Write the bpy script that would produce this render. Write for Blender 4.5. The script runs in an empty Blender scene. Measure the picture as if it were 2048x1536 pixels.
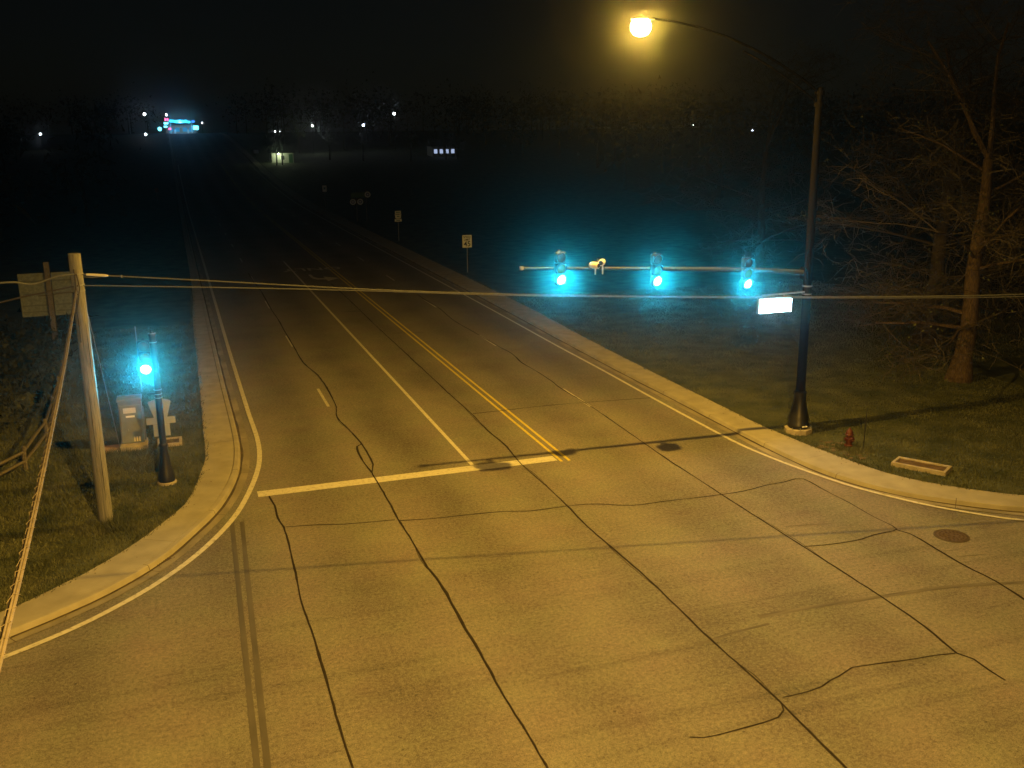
import bpy, math, random
import numpy as np
from mathutils import Vector, Matrix
import mathutils.noise as mnoise
rnd = random.Random(7)
S = bpy.context.scene
COL = S.collection
PI = math.pi

# ------------------------------------------------------------------ camera
cam_d = bpy.data.cameras.new('camera'); cam = bpy.data.objects.new('camera', cam_d); COL.objects.link(cam)
RX = (0.946496, -0.322549, -0.010356); RY = (0.090059, 0.233185, 0.968253); RZ = (0.309894, 0.91738, -0.249757)
cam.matrix_world = Matrix(((RX[0], RY[0], -RZ[0], 0), (RX[1], RY[1], -RZ[1], 0), (RX[2], RY[2], -RZ[2], 11.0), (0, 0, 0, 1)))
cam_d.sensor_width = 36; cam_d.lens = 36*1971/2048; cam_d.clip_end = 5000; cam_d.clip_start = .1
S.camera = cam
# ------------------------------------------------------------------ night sky and moon
w = bpy.data.worlds.new('World'); S.world = w; w.use_nodes = True
nt = w.node_tree; bg = nt.nodes['Background']
sky = nt.nodes.new('ShaderNodeTexSky'); sky.sky_type = 'NISHITA'; sky.sun_disc = False
sky.sun_elevation = math.radians(16); sky.sun_rotation = math.radians(215)
nt.links.new(sky.outputs[0], bg.inputs[0]); bg.inputs[1].default_value = .0005
moon_d = bpy.data.lights.new('sun', 'SUN'); moon_d.energy = .012; moon_d.color = (.75, .86, 1); moon_d.angle = math.radians(.5)
moon = bpy.data.objects.new('sun', moon_d); COL.objects.link(moon)
moon.rotation_euler = (math.radians(74), 0, math.radians(-35)); moon.location = (-20, -30, 60)
# ------------------------------------------------------------------ exposure and sampling
S.view_settings.view_transform = 'Standard'; S.view_settings.look = 'None'
S.view_settings.exposure = 0; S.view_settings.gamma = 1; S.view_settings.use_curve_mapping = False
S.cycles.max_bounces = 4; S.cycles.diffuse_bounces = 2; S.cycles.glossy_bounces = 2; S.cycles.transmission_bounces = 2
S.cycles.volume_bounces = 0; S.cycles.transparent_max_bounces = 6
S.cycles.use_denoising = True; S.cycles.denoising_input_passes = 'RGB_ALBEDO_NORMAL'; S.cycles.denoising_prefilter = 'ACCURATE'; S.cycles.sample_clamp_indirect = 2.0
SODIUM = (1.0, .545, .06)

# ------------------------------------------------------------------ helpers
def nnew(t, kind, **kw):
    n = t.nodes.new(kind)
    for k, v in kw.items(): setattr(n, k, v)
    return n
def mat(name, col, rough=.7, var=.25, scale=6.0, bump=0.0, bscale=40., metal=0.0, spec=.3, stretch=None, col2=None):
    """plain surface with two-octave colour variation and fine relief"""
    m = bpy.data.materials.new(name); m.use_nodes = True; t = m.node_tree
    b = t.nodes['Principled BSDF']
    b.inputs['Roughness'].default_value = rough; b.inputs['Metallic'].default_value = metal
    b.inputs['Specular IOR Level'].default_value = spec
    tc = nnew(t, 'ShaderNodeTexCoord'); mp = nnew(t, 'ShaderNodeMapping')
    if stretch: mp.inputs['Scale'].default_value = stretch
    t.links.new(tc.outputs['Object'], mp.inputs['Vector'])
    n1 = nnew(t, 'ShaderNodeTexNoise'); n1.inputs['Scale'].default_value = scale; n1.inputs['Detail'].default_value = 6
    t.links.new(mp.outputs[0], n1.inputs['Vector'])
    r = nnew(t, 'ShaderNodeValToRGB')
    c2 = col2 or tuple(c*(1+var) for c in col); c1 = tuple(c*(1-var) for c in col)
    r.color_ramp.elements[0].position = .3; r.color_ramp.elements[1].position = .7
    r.color_ramp.elements[0].color = (*c1, 1); r.color_ramp.elements[1].color = (*c2, 1)
    t.links.new(n1.outputs['Fac'], r.inputs['Fac']); t.links.new(r.outputs[0], b.inputs['Base Color'])
    if bump:
        n2 = nnew(t, 'ShaderNodeTexNoise'); n2.inputs['Scale'].default_value = bscale; n2.inputs['Detail'].default_value = 4
        t.links.new(mp.outputs[0], n2.inputs['Vector'])
        bp = nnew(t, 'ShaderNodeBump'); bp.inputs['Strength'].default_value = bump; bp.inputs['Distance'].default_value = .02
        t.links.new(n2.outputs['Fac'], bp.inputs['Height']); t.links.new(bp.outputs[0], b.inputs['Normal'])
    return m
def glow(name, col, strength):
    m = bpy.data.materials.new(name); m.use_nodes = True; b = m.node_tree.nodes['Principled BSDF']
    b.inputs['Base Color'].default_value = (*[min(.8, c) for c in col], 1)
    b.inputs['Emission Color'].default_value = (*col, 1); b.inputs['Emission Strength'].default_value = strength
    return m

class MB:
    def __init__(s): s.v = []; s.f = []
    def add(s, vs, fs):
        o = len(s.v); s.v += [tuple(v) for v in vs]; s.f += [tuple(i+o for i in f) for f in fs]; return s
    def box(s, c, d, rz=0., tilt=0., bev=0.):
        hx, hy, hz_ = d[0]/2, d[1]/2, d[2]/2
        if bev <= 0: 
            ring = [(-hx, -hy), (hx, -hy), (hx, hy), (-hx, hy)]
            lv = [(ring, -hz_), (ring, hz_)]
        else:
            def rg(e): return [(-hx+bev, -hy+e), (hx-bev, -hy+e), (hx-e, -hy+bev), (hx-e, hy-bev), (hx-bev, hy-e), (-hx+bev, hy-e), (-hx+e, hy-bev), (-hx+e, -hy+bev)]
            lv = [(rg(bev*.9), -hz_), (rg(0), -hz_+bev), (rg(0), hz_-bev), (rg(bev*.9), hz_)]
        n = len(lv[0][0]); vs = []
        M = Matrix.Rotation(rz, 3, 'Z') @ Matrix.Rotation(tilt, 3, 'X')
        for rg_, z in lv:
            for x, y in rg_:
                p = M @ Vector((x, y, z)); vs.append((p.x+c[0], p.y+c[1], p.z+c[2]))
        fs = [tuple(range(n-1, -1, -1)), tuple(range((len(lv)-1)*n, len(lv)*n))]
        for k in range(len(lv)-1):
            for i in range(n): fs.append((k*n+i, k*n+(i+1) % n, (k+1)*n+(i+1) % n, (k+1)*n+i))
        return s.add(vs, fs)
    def tube(s, pts, r, n=8, cap=True):
        pts = [Vector(p) for p in pts]; m = len(pts)
        rs = list(r) if isinstance(r, (list, tuple)) else [r]*m
        vs = []; up = None
        for i, p in enumerate(pts):
            d = (pts[min(i+1, m-1)]-pts[max(i-1, 0)])
            if d.length < 1e-9: d = Vector((0, 0, 1))
            d.normalize()
            if up is None:
                up = Vector((0, 0, 1)) if abs(d.z) < .9 else Vector((1, 0, 0))
            a = d.cross(up); 
            if a.length < 1e-6: a = d.cross(Vector((0, 1, .3)))
            a.normalize(); b = a.cross(d); up = b
            for k in range(n):
                t = 2*PI*k/n; vs.append(p+(a*math.cos(t)+b*math.sin(t))*rs[i])
        fs = []
        for i in range(m-1):
            for k in range(n): fs.append((i*n+k, i*n+(k+1) % n, (i+1)*n+(k+1) % n, (i+1)*n+k))
        if cap: fs += [tuple(range(n-1, -1, -1)), tuple(range((m-1)*n, m*n))]
        return s.add(vs, fs)
    def lathe(s, c, prof, n=16, flute=0., axis='Z'):
        vs = []; 
        for r, z in prof:
            for k in range(n):
                t = 2*PI*k/n; rr = r*(1-flute*(k % 2))
                p = (rr*math.cos(t), rr*math.sin(t), z)
                if axis == 'Y': p = (p[0], p[2], p[1])
                vs.append((p[0]+c[0], p[1]+c[1], p[2]+c[2]))
        m = len(prof); fs = []
        for i in range(m-1):
            for k in range(n): fs.append((i*n+k, i*n+(k+1) % n, (i+1)*n+(k+1) % n, (i+1)*n+k))
        fs += [tuple(range(n-1, -1, -1)), tuple(range((m-1)*n, m*n))]
        return s.add(vs, fs)
    def prism(s, poly, y0, y1):
        """polygon in x,z pushed out along y"""
        n = len(poly); vs = [(x, y0, z) for x, z in poly]+[(x, y1, z) for x, z in poly]
        fs = [tuple(range(n)), tuple(range(2*n-1, n-1, -1))]
        fs += [(i, i+n, (i+1) % n+n, (i+1) % n) for i in range(n)]
        return s.add(vs, fs)
    def build(s, name, m, parent=None, smooth=False, loc=None):
        me = bpy.data.meshes.new(name); me.from_pydata(s.v, [], s.f); me.update()
        if smooth:
            me.polygons.foreach_set('use_smooth', [True]*len(me.polygons))
            try: me.set_sharp_from_angle(angle=math.radians(40))
            except Exception: pass
        me.materials.append(m)
        o = bpy.data.objects.new(name, me); COL.objects.link(o)
        if parent: o.parent = parent
        if loc: o.location = loc
        return o
def thing(name, label, cat, loc=(0, 0, 0), rz=0., group=None):
    o = bpy.data.objects.new(name, None); COL.objects.link(o); o.location = loc; o.rotation_euler = (0, 0, rz)
    o.empty_display_size = .3
    return tag(o, label, cat, group)
def tag(o, label=None, cat=None, group=None, kind=None):
    for k, v in (('label', label), ('category', cat), ('group', group), ('kind', kind)):
        if v: o[k] = v
    return o
def copy_tree(o, parent=None):
    c = o.copy(); COL.objects.link(c)
    if parent: c.parent = parent
    for ch in list(o.children): copy_tree(ch, c)
    return c
def smooth_poly(P, step=.6):
    P = [Vector((*p, 0)) if len(p) == 2 else Vector(p) for p in P]; out = []
    for i in range(len(P)-1):
        a, b, c, d = P[max(i-1, 0)], P[i], P[i+1], P[min(i+2, len(P)-1)]
        L = (c-b).length; n = max(1, int(L/step)); s1 = (c-a)/max((c-a).length, 1e-6)*L; s2 = (d-b)/max((d-b).length, 1e-6)*L
        for k in range(n):
            t = k/n; t2 = t*t; t3 = t2*t
            out.append(b*(2*t3-3*t2+1)+s1*(t3-2*t2+t)+c*(-2*t3+3*t2)+s2*(t3-t2))
    out.append(P[-1]); return out
def sm(a, b, x):
    t = min(1, max(0, (x-a)/(b-a))); return t*t*(3-2*t)
def hz(y): return 10.9*sm(140, 420, y)
def text_mesh(body, size, mt, parent, M, name='lettering'):
    cu = bpy.data.curves.new('lettering', 'FONT'); cu.body = body; cu.size = size; cu.align_x = 'CENTER'; cu.align_y = 'CENTER'
    cu.extrude = .002; cu.resolution_u = 3; cu.offset = .012*size
    tmp = bpy.data.objects.new('tmp', cu); COL.objects.link(tmp)
    dg = bpy.context.evaluated_depsgraph_get(); dg.update()
    me = bpy.data.meshes.new_from_object(tmp.evaluated_get(dg)); bpy.data.objects.remove(tmp); bpy.data.curves.remove(cu)
    me.materials.clear(); me.materials.append(mt); me.transform(M); me.name = name
    o = bpy.data.objects.new(name, me); COL.objects.link(o); o.parent = parent; return o

# ------------------------------------------------------------------ materials
def asphalt_mat():
    m = bpy.data.materials.new('asphalt'); m.use_nodes = True; t = m.node_tree; b = t.nodes['Principled BSDF']
    L = t.links.new
    tc = nnew(t, 'ShaderNodeTexCoord'); sx = nnew(t, 'ShaderNodeSeparateXYZ'); L(tc.outputs['Object'], sx.inputs[0])
    def noise(scale, det, st=(1, 1, 1), rough=.6):
        mp = nnew(t, 'ShaderNodeMapping'); mp.inputs['Scale'].default_value = st; L(tc.outputs['Object'], mp.inputs[0])
        n = nnew(t, 'ShaderNodeTexNoise'); n.inputs['Scale'].default_value = scale; n.inputs['Detail'].default_value = det
        n.inputs['Roughness'].default_value = rough; L(mp.outputs[0], n.inputs[0]); return n.outputs['Fac']
    def mth(op, a, c=None, d=None):
        n = nnew(t, 'ShaderNodeMath', operation=op)
        for i, q in enumerate((a, c, d)):
            if q is None: continue
            if isinstance(q, (int, float)): n.inputs[i].default_value = q
            else: L(q, n.inputs[i])
        return n.outputs[0]
    # worn lanes: oil-darkened lane centres between paler seams, wandering a little
    wob = mth('MULTIPLY', mth('SUBTRACT', noise(.12, 2), .5), 1.6)
    ph = mth('MULTIPLY', mth('ADD', mth('SUBTRACT', sx.outputs[0], 3.75), wob), 2*PI/3.36)
    lane = mth('MULTIPLY_ADD', mth('COSINE', ph), .5, .5)
    fade = nnew(t, 'ShaderNodeMapRange'); fade.inputs[1].default_value = 14; fade.inputs[2].default_value = 34; fade.inputs[3].default_value = .6; fade.inputs[4].default_value = 1
    L(sx.outputs[1], fade.inputs[0])
    lane = mth('MULTIPLY', mth('MULTIPLY', lane, fade.outputs[0]), mth('MULTIPLY_ADD', noise(.5, 4, (1, .25, 1)), 1.3, -.05))
    big = noise(.22, 5); mid = noise(2.2, 6); grain = noise(46, 3, rough=.8); fine = noise(11, 4, rough=.85); hue = noise(.55, 5)
    v = mth('MULTIPLY_ADD', lane, -.062, .153)
    v = mth('MULTIPLY_ADD', mth('SUBTRACT', big, .5), .11, v)
    v = mth('MULTIPLY_ADD', mth('SUBTRACT', mid, .5), .035, v)
    v = mth('MULTIPLY_ADD', mth('SUBTRACT', grain, .5), .45, v)
    v = mth('MULTIPLY_ADD', mth('SUBTRACT', fine, .5), .33, v)
    # small dark pits and blobs
    vo = nnew(t, 'ShaderNodeTexVoronoi'); vo.inputs['Scale'].default_value = 3.4; vo.inputs['Randomness'].default_value = 1; L(tc.outputs['Object'], vo.inputs[0])
    pit = nnew(t, 'ShaderNodeMapRange'); pit.inputs[1].default_value = .04; pit.inputs[2].default_value = .14; pit.inputs[3].default_value = 1; pit.inputs[4].default_value = 0
    L(vo.outputs['Distance'], pit.inputs[0])
    pm = mth('GREATER_THAN', noise(.7, 3), .50)
    v = mth('MULTIPLY_ADD', mth('MULTIPLY', pit.outputs[0], pm), -.055, v)
    # long faint tyre streaks turning into the side street
    rot = nnew(t, 'ShaderNodeMapping'); rot.inputs['Rotation'].default_value = (0, 0, math.radians(8)); rot.inputs['Scale'].default_value = (.10, 2.3, 1); L(tc.outputs['Object'], rot.inputs[0])
    st = nnew(t, 'ShaderNodeTexNoise'); st.inputs['Scale'].default_value = 1.0; st.inputs['Detail'].default_value = 5; L(rot.outputs[0], st.inputs[0])
    near = nnew(t, 'ShaderNodeMapRange'); near.inputs[1].default_value = 26; near.inputs[2].default_value = 19; L(sx.outputs[1], near.inputs[0])
    stv = mth('MULTIPLY', mth('MAXIMUM', mth('SUBTRACT', st.outputs['Fac'], .52), 0), near.outputs[0])
    v = mth('MULTIPLY_ADD', stv, -.15, v)
    v = mth('MAXIMUM', v, .022)
    rgb = nnew(t, 'ShaderNodeCombineColor'); L(v, rgb.inputs[0]); L(mth('MULTIPLY', v, mth('MULTIPLY_ADD', hue, .36, .765)), rgb.inputs[1]); L(mth('MULTIPLY', v, .9), rgb.inputs[2])
    L(rgb.outputs[0], b.inputs['Base Color']); b.inputs['Roughness'].default_value = .82; b.inputs['Specular IOR Level'].default_value = .25
    bp = nnew(t, 'ShaderNodeBump'); bp.inputs['Strength'].default_value = .5; bp.inputs['Distance'].default_value = .012
    L(mth('ADD', grain, mth('MULTIPLY', mid, .6)), bp.inputs['Height']); L(bp.outputs[0], b.inputs['Normal'])
    return m
M_ASPH = asphalt_mat()
M_CONC = mat('concrete', (.27, .255, .22), .85, .16, 1.6, .35, 60)
M_GUT = mat('gutter_concrete', (.20, .185, .155), .85, .35, 1.3, .4, 50, stretch=(1, .5, 1))
M_CONC2 = mat('foundation_concrete', (.30, .27, .23), .85, .2, 5, .4, 40)
M_SEAL = mat('crack_sealer', (.026, .022, .019), .9, .3, 8, .2, 30, spec=.05)
M_SHADOW = mat('painted_shadow', (.075, .070, .066), .75, .22, 2.5, .3, 60, stretch=(1, .25, 1))  # darker road tone that paints in the twin shadows
M_STREAK = mat('dark_smear', (.100, .092, .083), .75, .35, 3.0, .3, 60, stretch=(.3, 2, 1))
def paint(name, col, wear=.5, asph=(.13, .12, .11)):
    m = mat(name, col, .65, .1, 6, .3, 60); t = m.node_tree; b = t.nodes['Principled BSDF']
    src = b.inputs['Base Color'].links[0].from_socket
    n = nnew(t, 'ShaderNodeTexNoise'); n.inputs['Scale'].default_value = 9; n.inputs['Detail'].default_value = 8; n.inputs['Roughness'].default_value = .75
    tc = nnew(t, 'ShaderNodeTexCoord'); t.links.new(tc.outputs['Object'], n.inputs[0])
    mr = nnew(t, 'ShaderNodeMapRange'); mr.inputs[1].default_value = wear-.08; mr.inputs[2].default_value = wear+.10; t.links.new(n.outputs['Fac'], mr.inputs[0])
    mx = nnew(t, 'ShaderNodeMix', data_type='RGBA'); t.links.new(mr.outputs[0], mx.inputs[0]); t.links.new(src, mx.inputs[6])
    mx.inputs[7].default_value = (*asph, 1); t.links.new(mx.outputs[2], b.inputs['Base Color']); return m
M_WHITE = paint('white_road_paint', (.48, .47, .43), .60)
M_WORN = paint('worn_white_road_paint', (.44, .43, .39), .56)
M_YEL = paint('yellow_road_paint', (.50, .42, .06), .62)
M_GRASS = mat('turf', (.042, .056, .034), .9, .45, .9, .7, 30, col2=(.078, .088, .052))
M_BLADE = mat('grass_blade', (.056, .080, .045), .8, .5, .8, col2=(.115, .122, .075))
M_WOOD = mat('weathered_pole_wood', (.165, .165, .17), .85, .35, 5, .7, 22, stretch=(9, 9, .5))
M_FWOOD = mat('grey_fence_wood', (.095, .085, .075), .9, .35, 6, .6, 25, stretch=(3, 3, 3))
M_BLACK = mat('black_painted_steel', (.012, .012, .013), .45, .25, 4, .05, 30, spec=.4)
M_BRONZE = mat('dark_steel_shaft', (.009, .008, .009), .85, .2, 3, .05, 30, spec=.03)
M_GALV = mat('galvanised_steel', (.19, .20, .21), .6, .12, 8, .05, 30, spec=.2)
M_CABLE = mat('black_cable_jacket', (.05, .046, .042), .5, .2, 6)
M_TAN = mat('dull_strand', (.105, .092, .075), .7, .25, 6, spec=.1)
M_WIRE = mat('aluminium_conductor', (.13, .14, .155), .7, .15, 10, spec=.1)
M_ARM = mat('dull_painted_arm', (.055, .058, .06), .6, .15, 4, spec=.2)
M_ALU = mat('bare_sign_aluminium', (.27, .29, .30), .5, .12, 4, metal=.2)
M_CAB = mat('cabinet_aluminium', (.17, .185, .20), .55, .14, 4, .05, 30, metal=.2)
M_LAB = mat('pale_label', (.5, .47, .46), .6, .1, 20)
M_RED = mat('hydrant_red_paint', (.075, .022, .015), .5, .3, 9, .1, 40)
M_LID = mat('rusty_cast_iron', (.055, .042, .034), .7, .4, 12, .3, 40)
M_BARK = mat('bark', (.085, .060, .042), .95, .55, 7, 1.0, 14, stretch=(3, 3, .8))
M_BARK2 = mat('dark_bark', (.050, .040, .032), .95, .4, 5, .8, 14, stretch=(3, 3, .8))
M_TWIG = mat('twig_bark', (.058, .049, .042), .9, .3, 3)
M_LEAF = mat('young_leaf', (.050, .060, .022), .7, .4, 1.5)
M_DLEAF = mat('woodland_leaf', (.022, .026, .014), .85, .4, .6)
M_SIGNW = mat('white_sign_sheeting', (.72, .78, .85), .35, .05, 3)
M_SIGNB = mat('blue_sign_sheeting', (.12, .30, .45), .4, .05, 3)
M_SIGNG = mat('green_sign_sheeting', (.05, .12, .07), .5, .1, 3)
M_INK = mat('black_sign_ink', (.02, .02, .025), .5, .05, 3)
M_MASON = mat('pale_siding', (.42, .42, .38), .8, .12, 3)
M_ROOF = mat('dark_shingles', (.04, .038, .036), .9, .2, 4)
M_BOARD = mat('faded_notice_panel', (.12, .14, .155), .8, .3, 7, .2, 30)
M_BATT = mat('faded_batten', (.075, .085, .095), .8, .2, 6)
M_PLASTIC = mat('white_plastic', (.75, .75, .74), .4, .05, 4)
M_LITTER = mat('dead_leaf', (.10, .065, .035), .9, .4, 20)
M_GDIRT = mat('gutter_dirt', (.06, .048, .035), .95, .4, 2.5, .5, 40)
M_DIRT = mat('bare_dirt', (.105, .082, .06), .95, .35, 3, .6, 30)

# ================================================================== SETTING
GL = [(.9, 720), (.9, 200), (.85, 110), (.79, 72.48), (.55, 62), (.45, 49.48), (.40, 42.88), (.33, 37), (.30, 34.2), (.08, 32.5), (-.41, 29.88), (-1.02, 28.55), (-1.78, 27.15), (-2.55, 26.05), (-3.33, 25.15), (-4.7, 23.93), (-6.6, 23.05), (-9.5, 22.5), (-15, 22.3), (-120, 22.3)]
CL = [(1.45, 720), (1.45, 200), (1.42, 110), (1.42, 71.1), (1.44, 52.1), (1.46, 44.1), (1.50, 36.8), (1.42, 34.2), (1.17, 31.94), (.54, 29.4), (-.16, 27.75), (-1.17, 25.82), (-2.4, 24.34), (-3.66, 23.31), (-4.4, 22.8), (-6.4, 21.85), (-9.4, 21.2), (-15, 20.95), (-120, 20.95)]
EL = [(2.13, 260), (2.13, 71.4), (2.12, 52.5), (2.16, 39.8), (2.19, 35.6), (2.01, 33.1), (1.5, 30.5), (.81, 28.17), (-.22, 26.0), (-1.36, 24.35), (-2.67, 23.0), (-3.57, 22.32), (-4.5, 21.75), (-6.4, 20.95), (-9.4, 20.3), (-15, 20.05), (-60, 20.05)]
GR = [(20.85, 720), (20.8, 200), (20.8, 110), (20.75, 59.2), (20.38, 47.3), (20.27, 40.1), (20.25, 35.8), (20.25, 31.4), (20.34, 29.43), (20.64, 26.98), (21.12, 24.65), (21.95, 23.2), (23.6, 21.6), (26, 20.4), (30, 19.65), (36, 19.4), (140, 19.4)]
CR = [(19.3, 720), (19.3, 200), (19.3, 110), (19.28, 59.8), (19.15, 47.8), (19.1, 40.6), (19.15, 35), (19.15, 30.1), (19.2, 27.3), (19.5, 25.1), (20.3, 23.25), (21.4, 21.95), (22.9, 20.75), (25.5, 19.55), (30, 18.8), (36, 18.5), (140, 18.5)]
ER = [(18.5, 260), (18.5, 60), (18.42, 47.4), (18.44, 41.4), (18.40, 36), (18.42, 30.3), (18.49, 28.87), (18.77, 27.0), (19.15, 25.35), (19.6, 23.95), (20.4, 22.4), (21.23, 21.3), (22.3, 20.25), (25, 18.9), (29, 18.15), (36, 17.85), (90, 17.85)]
def resample(P, step=.6): return [Vector((p.x, p.y, 0)) for p in smooth_poly(P, step)]
def step_for(P):  # fine near the corner, coarse far away
    out = []; Q = resample(P, .45); last = None
    for p in Q:
        d = max(abs(p.y-28), abs(p.x-10)); s = .4 if d < 45 else (2.5 if d < 120 else 9)
        if last is None or (p-last).length >= s or p is Q[-1]: out.append(p); last = p
    return out
GLs, CLs, ELs, GRs, CRs, ERs = map(step_for, (GL, CL, EL, GR, CR, ER))
def normals(P, sgn):
    out = []
    for i, p in enumerate(P):
        d = P[min(i+1, len(P)-1)]-P[max(i-1, 0)]; d.normalize(); out.append(Vector((-d.y, d.x, 0))*sgn)
    return out
# ---- ground sheet (turf) with a dip under the pavement
def axis(lo, hi, a, b, fine):
    xs = list(np.arange(a, b, fine)); s = fine
    x = a
    while x > lo: s = min(s*1.22, 60); x -= s; xs.insert(0, x)
    s = fine; x = xs[-1]
    while x < hi: s = min(s*1.22, 60); x += s; xs.append(x)
    return np.array(xs)
gx = axis(-1500, 1700, -12, 36, .45); gy = axis(-900, 2200, 17, 62, .45)
GX, GY = np.meshgrid(gx, gy)
def in_poly(px, py, poly):
    ins = np.zeros(px.shape, bool); n = len(poly)
    for i in range(n):
        x1, y1 = poly[i]; x2, y2 = poly[(i+1) % n]
        c = ((y1 > py) != (y2 > py)) & (px < (x2-x1)*(py-y1)/(y2-y1+1e-12)+x1); ins ^= c
    return ins
gl2 = [(p.x, p.y) for p in GLs]; gr2 = [(p.x, p.y) for p in GRs]
SW = [(-120, 7.0), (-6, 7.0), (-3, 6.2), (-.6, 4.2), (.5, 1), (.5, -200)]
SE = [(140, 6.0), (27, 6.0), (24, 5.2), (21.4, 3), (20.3, 0), (20.3, -200)]
pave = gl2+SW+SE[::-1]+gr2[::-1]
def dist_to(px, py, lines):
    d = np.full(px.shape, 1e9)
    for P in lines:
        for i in range(len(P)-1):
            x1, y1 = P[i]; x2, y2 = P[i+1]; dx, dy = x2-x1, y2-y1; L2 = dx*dx+dy*dy+1e-12
            t = np.clip(((px-x1)*dx+(py-y1)*dy)/L2, 0, 1); d = np.minimum(d, np.hypot(px-x1-t*dx, py-y1-t*dy))
    return d
def ter(y):
    t = np.clip((y-140)/280, 0, 1); return 10.9*t*t*(3-2*t)
def turf_z(X, Y):
    ins = in_poly(X, Y, pave); d = dist_to(X, Y, [gl2, gr2, SW, SE])
    und = .05*np.sin(X*.31+1)*np.sin(Y*.23)+.03*np.sin(X*.9+Y*.7)
    far = np.clip((d-1.0)/6, 0, 1)
    return ter(Y)+np.where(ins, np.clip(.09-d*.6, -.25, .09), .09+und*far), ins, d
GZ, INS, DD = turf_z(GX, GY)
nx, ny = len(gx), len(gy)
verts = np.stack([GX.ravel(), GY.ravel(), GZ.ravel()], 1)
idx = np.arange(nx*ny).reshape(ny, nx)
faces = np.stack([idx[:-1, :-1].ravel(), idx[:-1, 1:].ravel(), idx[1:, 1:].ravel(), idx[1:, :-1].ravel()], 1)
def np_mesh(name, v, f, m, parent=None):
    me = bpy.data.meshes.new(name); k = f.shape[1]
    me.vertices.add(len(v)); me.vertices.foreach_set('co', np.ascontiguousarray(v, np.float32).ravel())
    me.loops.add(f.size); me.loops.foreach_set('vertex_index', np.ascontiguousarray(f, np.int32).ravel())
    me.polygons.add(len(f)); me.polygons.foreach_set('loop_start', np.arange(0, f.size, k, dtype=np.int32))
    me.polygons.foreach_set('loop_total', np.full(len(f), k, np.int32)) if hasattr(me.polygons[0], 'loop_total') and False else None
    me.update(calc_edges=True); me.validate(); me.materials.append(m)
    o = bpy.data.objects.new(name, me); COL.objects.link(o)
    if parent: o.parent = parent
    return o
ground = np_mesh('ground', verts, faces, M_GRASS); tag(ground, kind='structure')
ground.data.polygons.foreach_set('use_smooth', [True]*len(ground.data.polygons))
# ---- road: crossing area plus the north leg that climbs in the distance
rb = MB()
rb.add([(-120, -200, 0), (140, -200, 0), (140, 33, 0), (-120, 33, 0)], [(0, 1, 2, 3)])
ys = [33]+list(np.arange(40, 425, 10.)); vs = []
for y in ys: vs += [(.3, y, hz(y)), (20.4, y, hz(y))]
rb.add(vs, [(2*i, 2*i+1, 2*i+3, 2*i+2) for i in range(len(ys)-1)])
road = rb.build('road', M_ASPH); tag(road, kind='structure')
def strip(pts, w, m, name, z=.004, parent=road, follow=True):
    P = [Vector((p[0], p[1], 0)) for p in pts]; N = normals(P, 1); ws = w if isinstance(w, list) else [w]*len(P)
    v = []
    for p, n, ww in zip(P, N, ws):
        for sgn in (-.5, .5):
            q = p+n*ww*sgn; v.append((q.x, q.y, z+hz(q.y)))
    mb = MB(); mb.add(v, [(2*i, 2*i+1, 2*i+3, 2*i+2) for i in range(len(P)-1)])
    return mb.build(name, m, parent)
def seg(a, b, st=8):
    n = max(1, int(math.hypot(b[0]-a[0], b[1]-a[1])/st)); return [(a[0]+(b[0]-a[0])*i/n, a[1]+(b[1]-a[1])*i/n) for i in range(n+1)]
# markings
strip([(p.x, p.y) for p in ELs if p.y < 255], .165, M_WHITE, 'edge_line', .021)
strip([(p.x, p.y) for p in ERs if p.y < 255], .13, M_WHITE, 'edge_line', .021)
strip(seg((8.82, 88.5), (8.84, 30.45)), .135, M_WHITE, 'lane_line')
for x in (11.82, 12.10): strip(seg((x, 250), (x, 29.75)), .10, M_YEL, 'yellow_centre_line')
k = 0
for i in range(14):
    y = 41.1+12.45*i
    strip(seg((5.36, y+1.6), (5.36, y-1.5)), .115, M_WORN, 'lane_dash')
for i in range(14):
    y = 37.25+12.55*i
    strip(seg((15.46, y+1.55), (15.46, y-1.5)), .11, M_WORN, 'lane_dash')
strip(seg((1.72, 30.15), (11.72, 30.15), 2), .52, M_WHITE, 'stop_line')
M4 = Matrix.Translation((10.45, 82.4, .006)) @ Matrix.Rotation(PI, 4, 'Z') @ Matrix.Diagonal((1, 1.25, .3, 1))
text_mesh('ONLY', 1.15*1.55, M_WORN, road, M4)
ar = [(9.7, 79.2), (9.95, 79.2), (9.98, 77.6), (10.2, 77.0), (10.7, 76.75), (10.7, 77.7), (11.75, 76.4), (10.7, 75.1), (10.7, 76.05), (10.0, 76.2), (9.75, 77.0)]
ab = MB(); ab.add([(x, y, .006) for x, y in ar], [tuple(range(len(ar)))[::-1]]); ab.build('turn_arrow', M_WORN, road)
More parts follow.
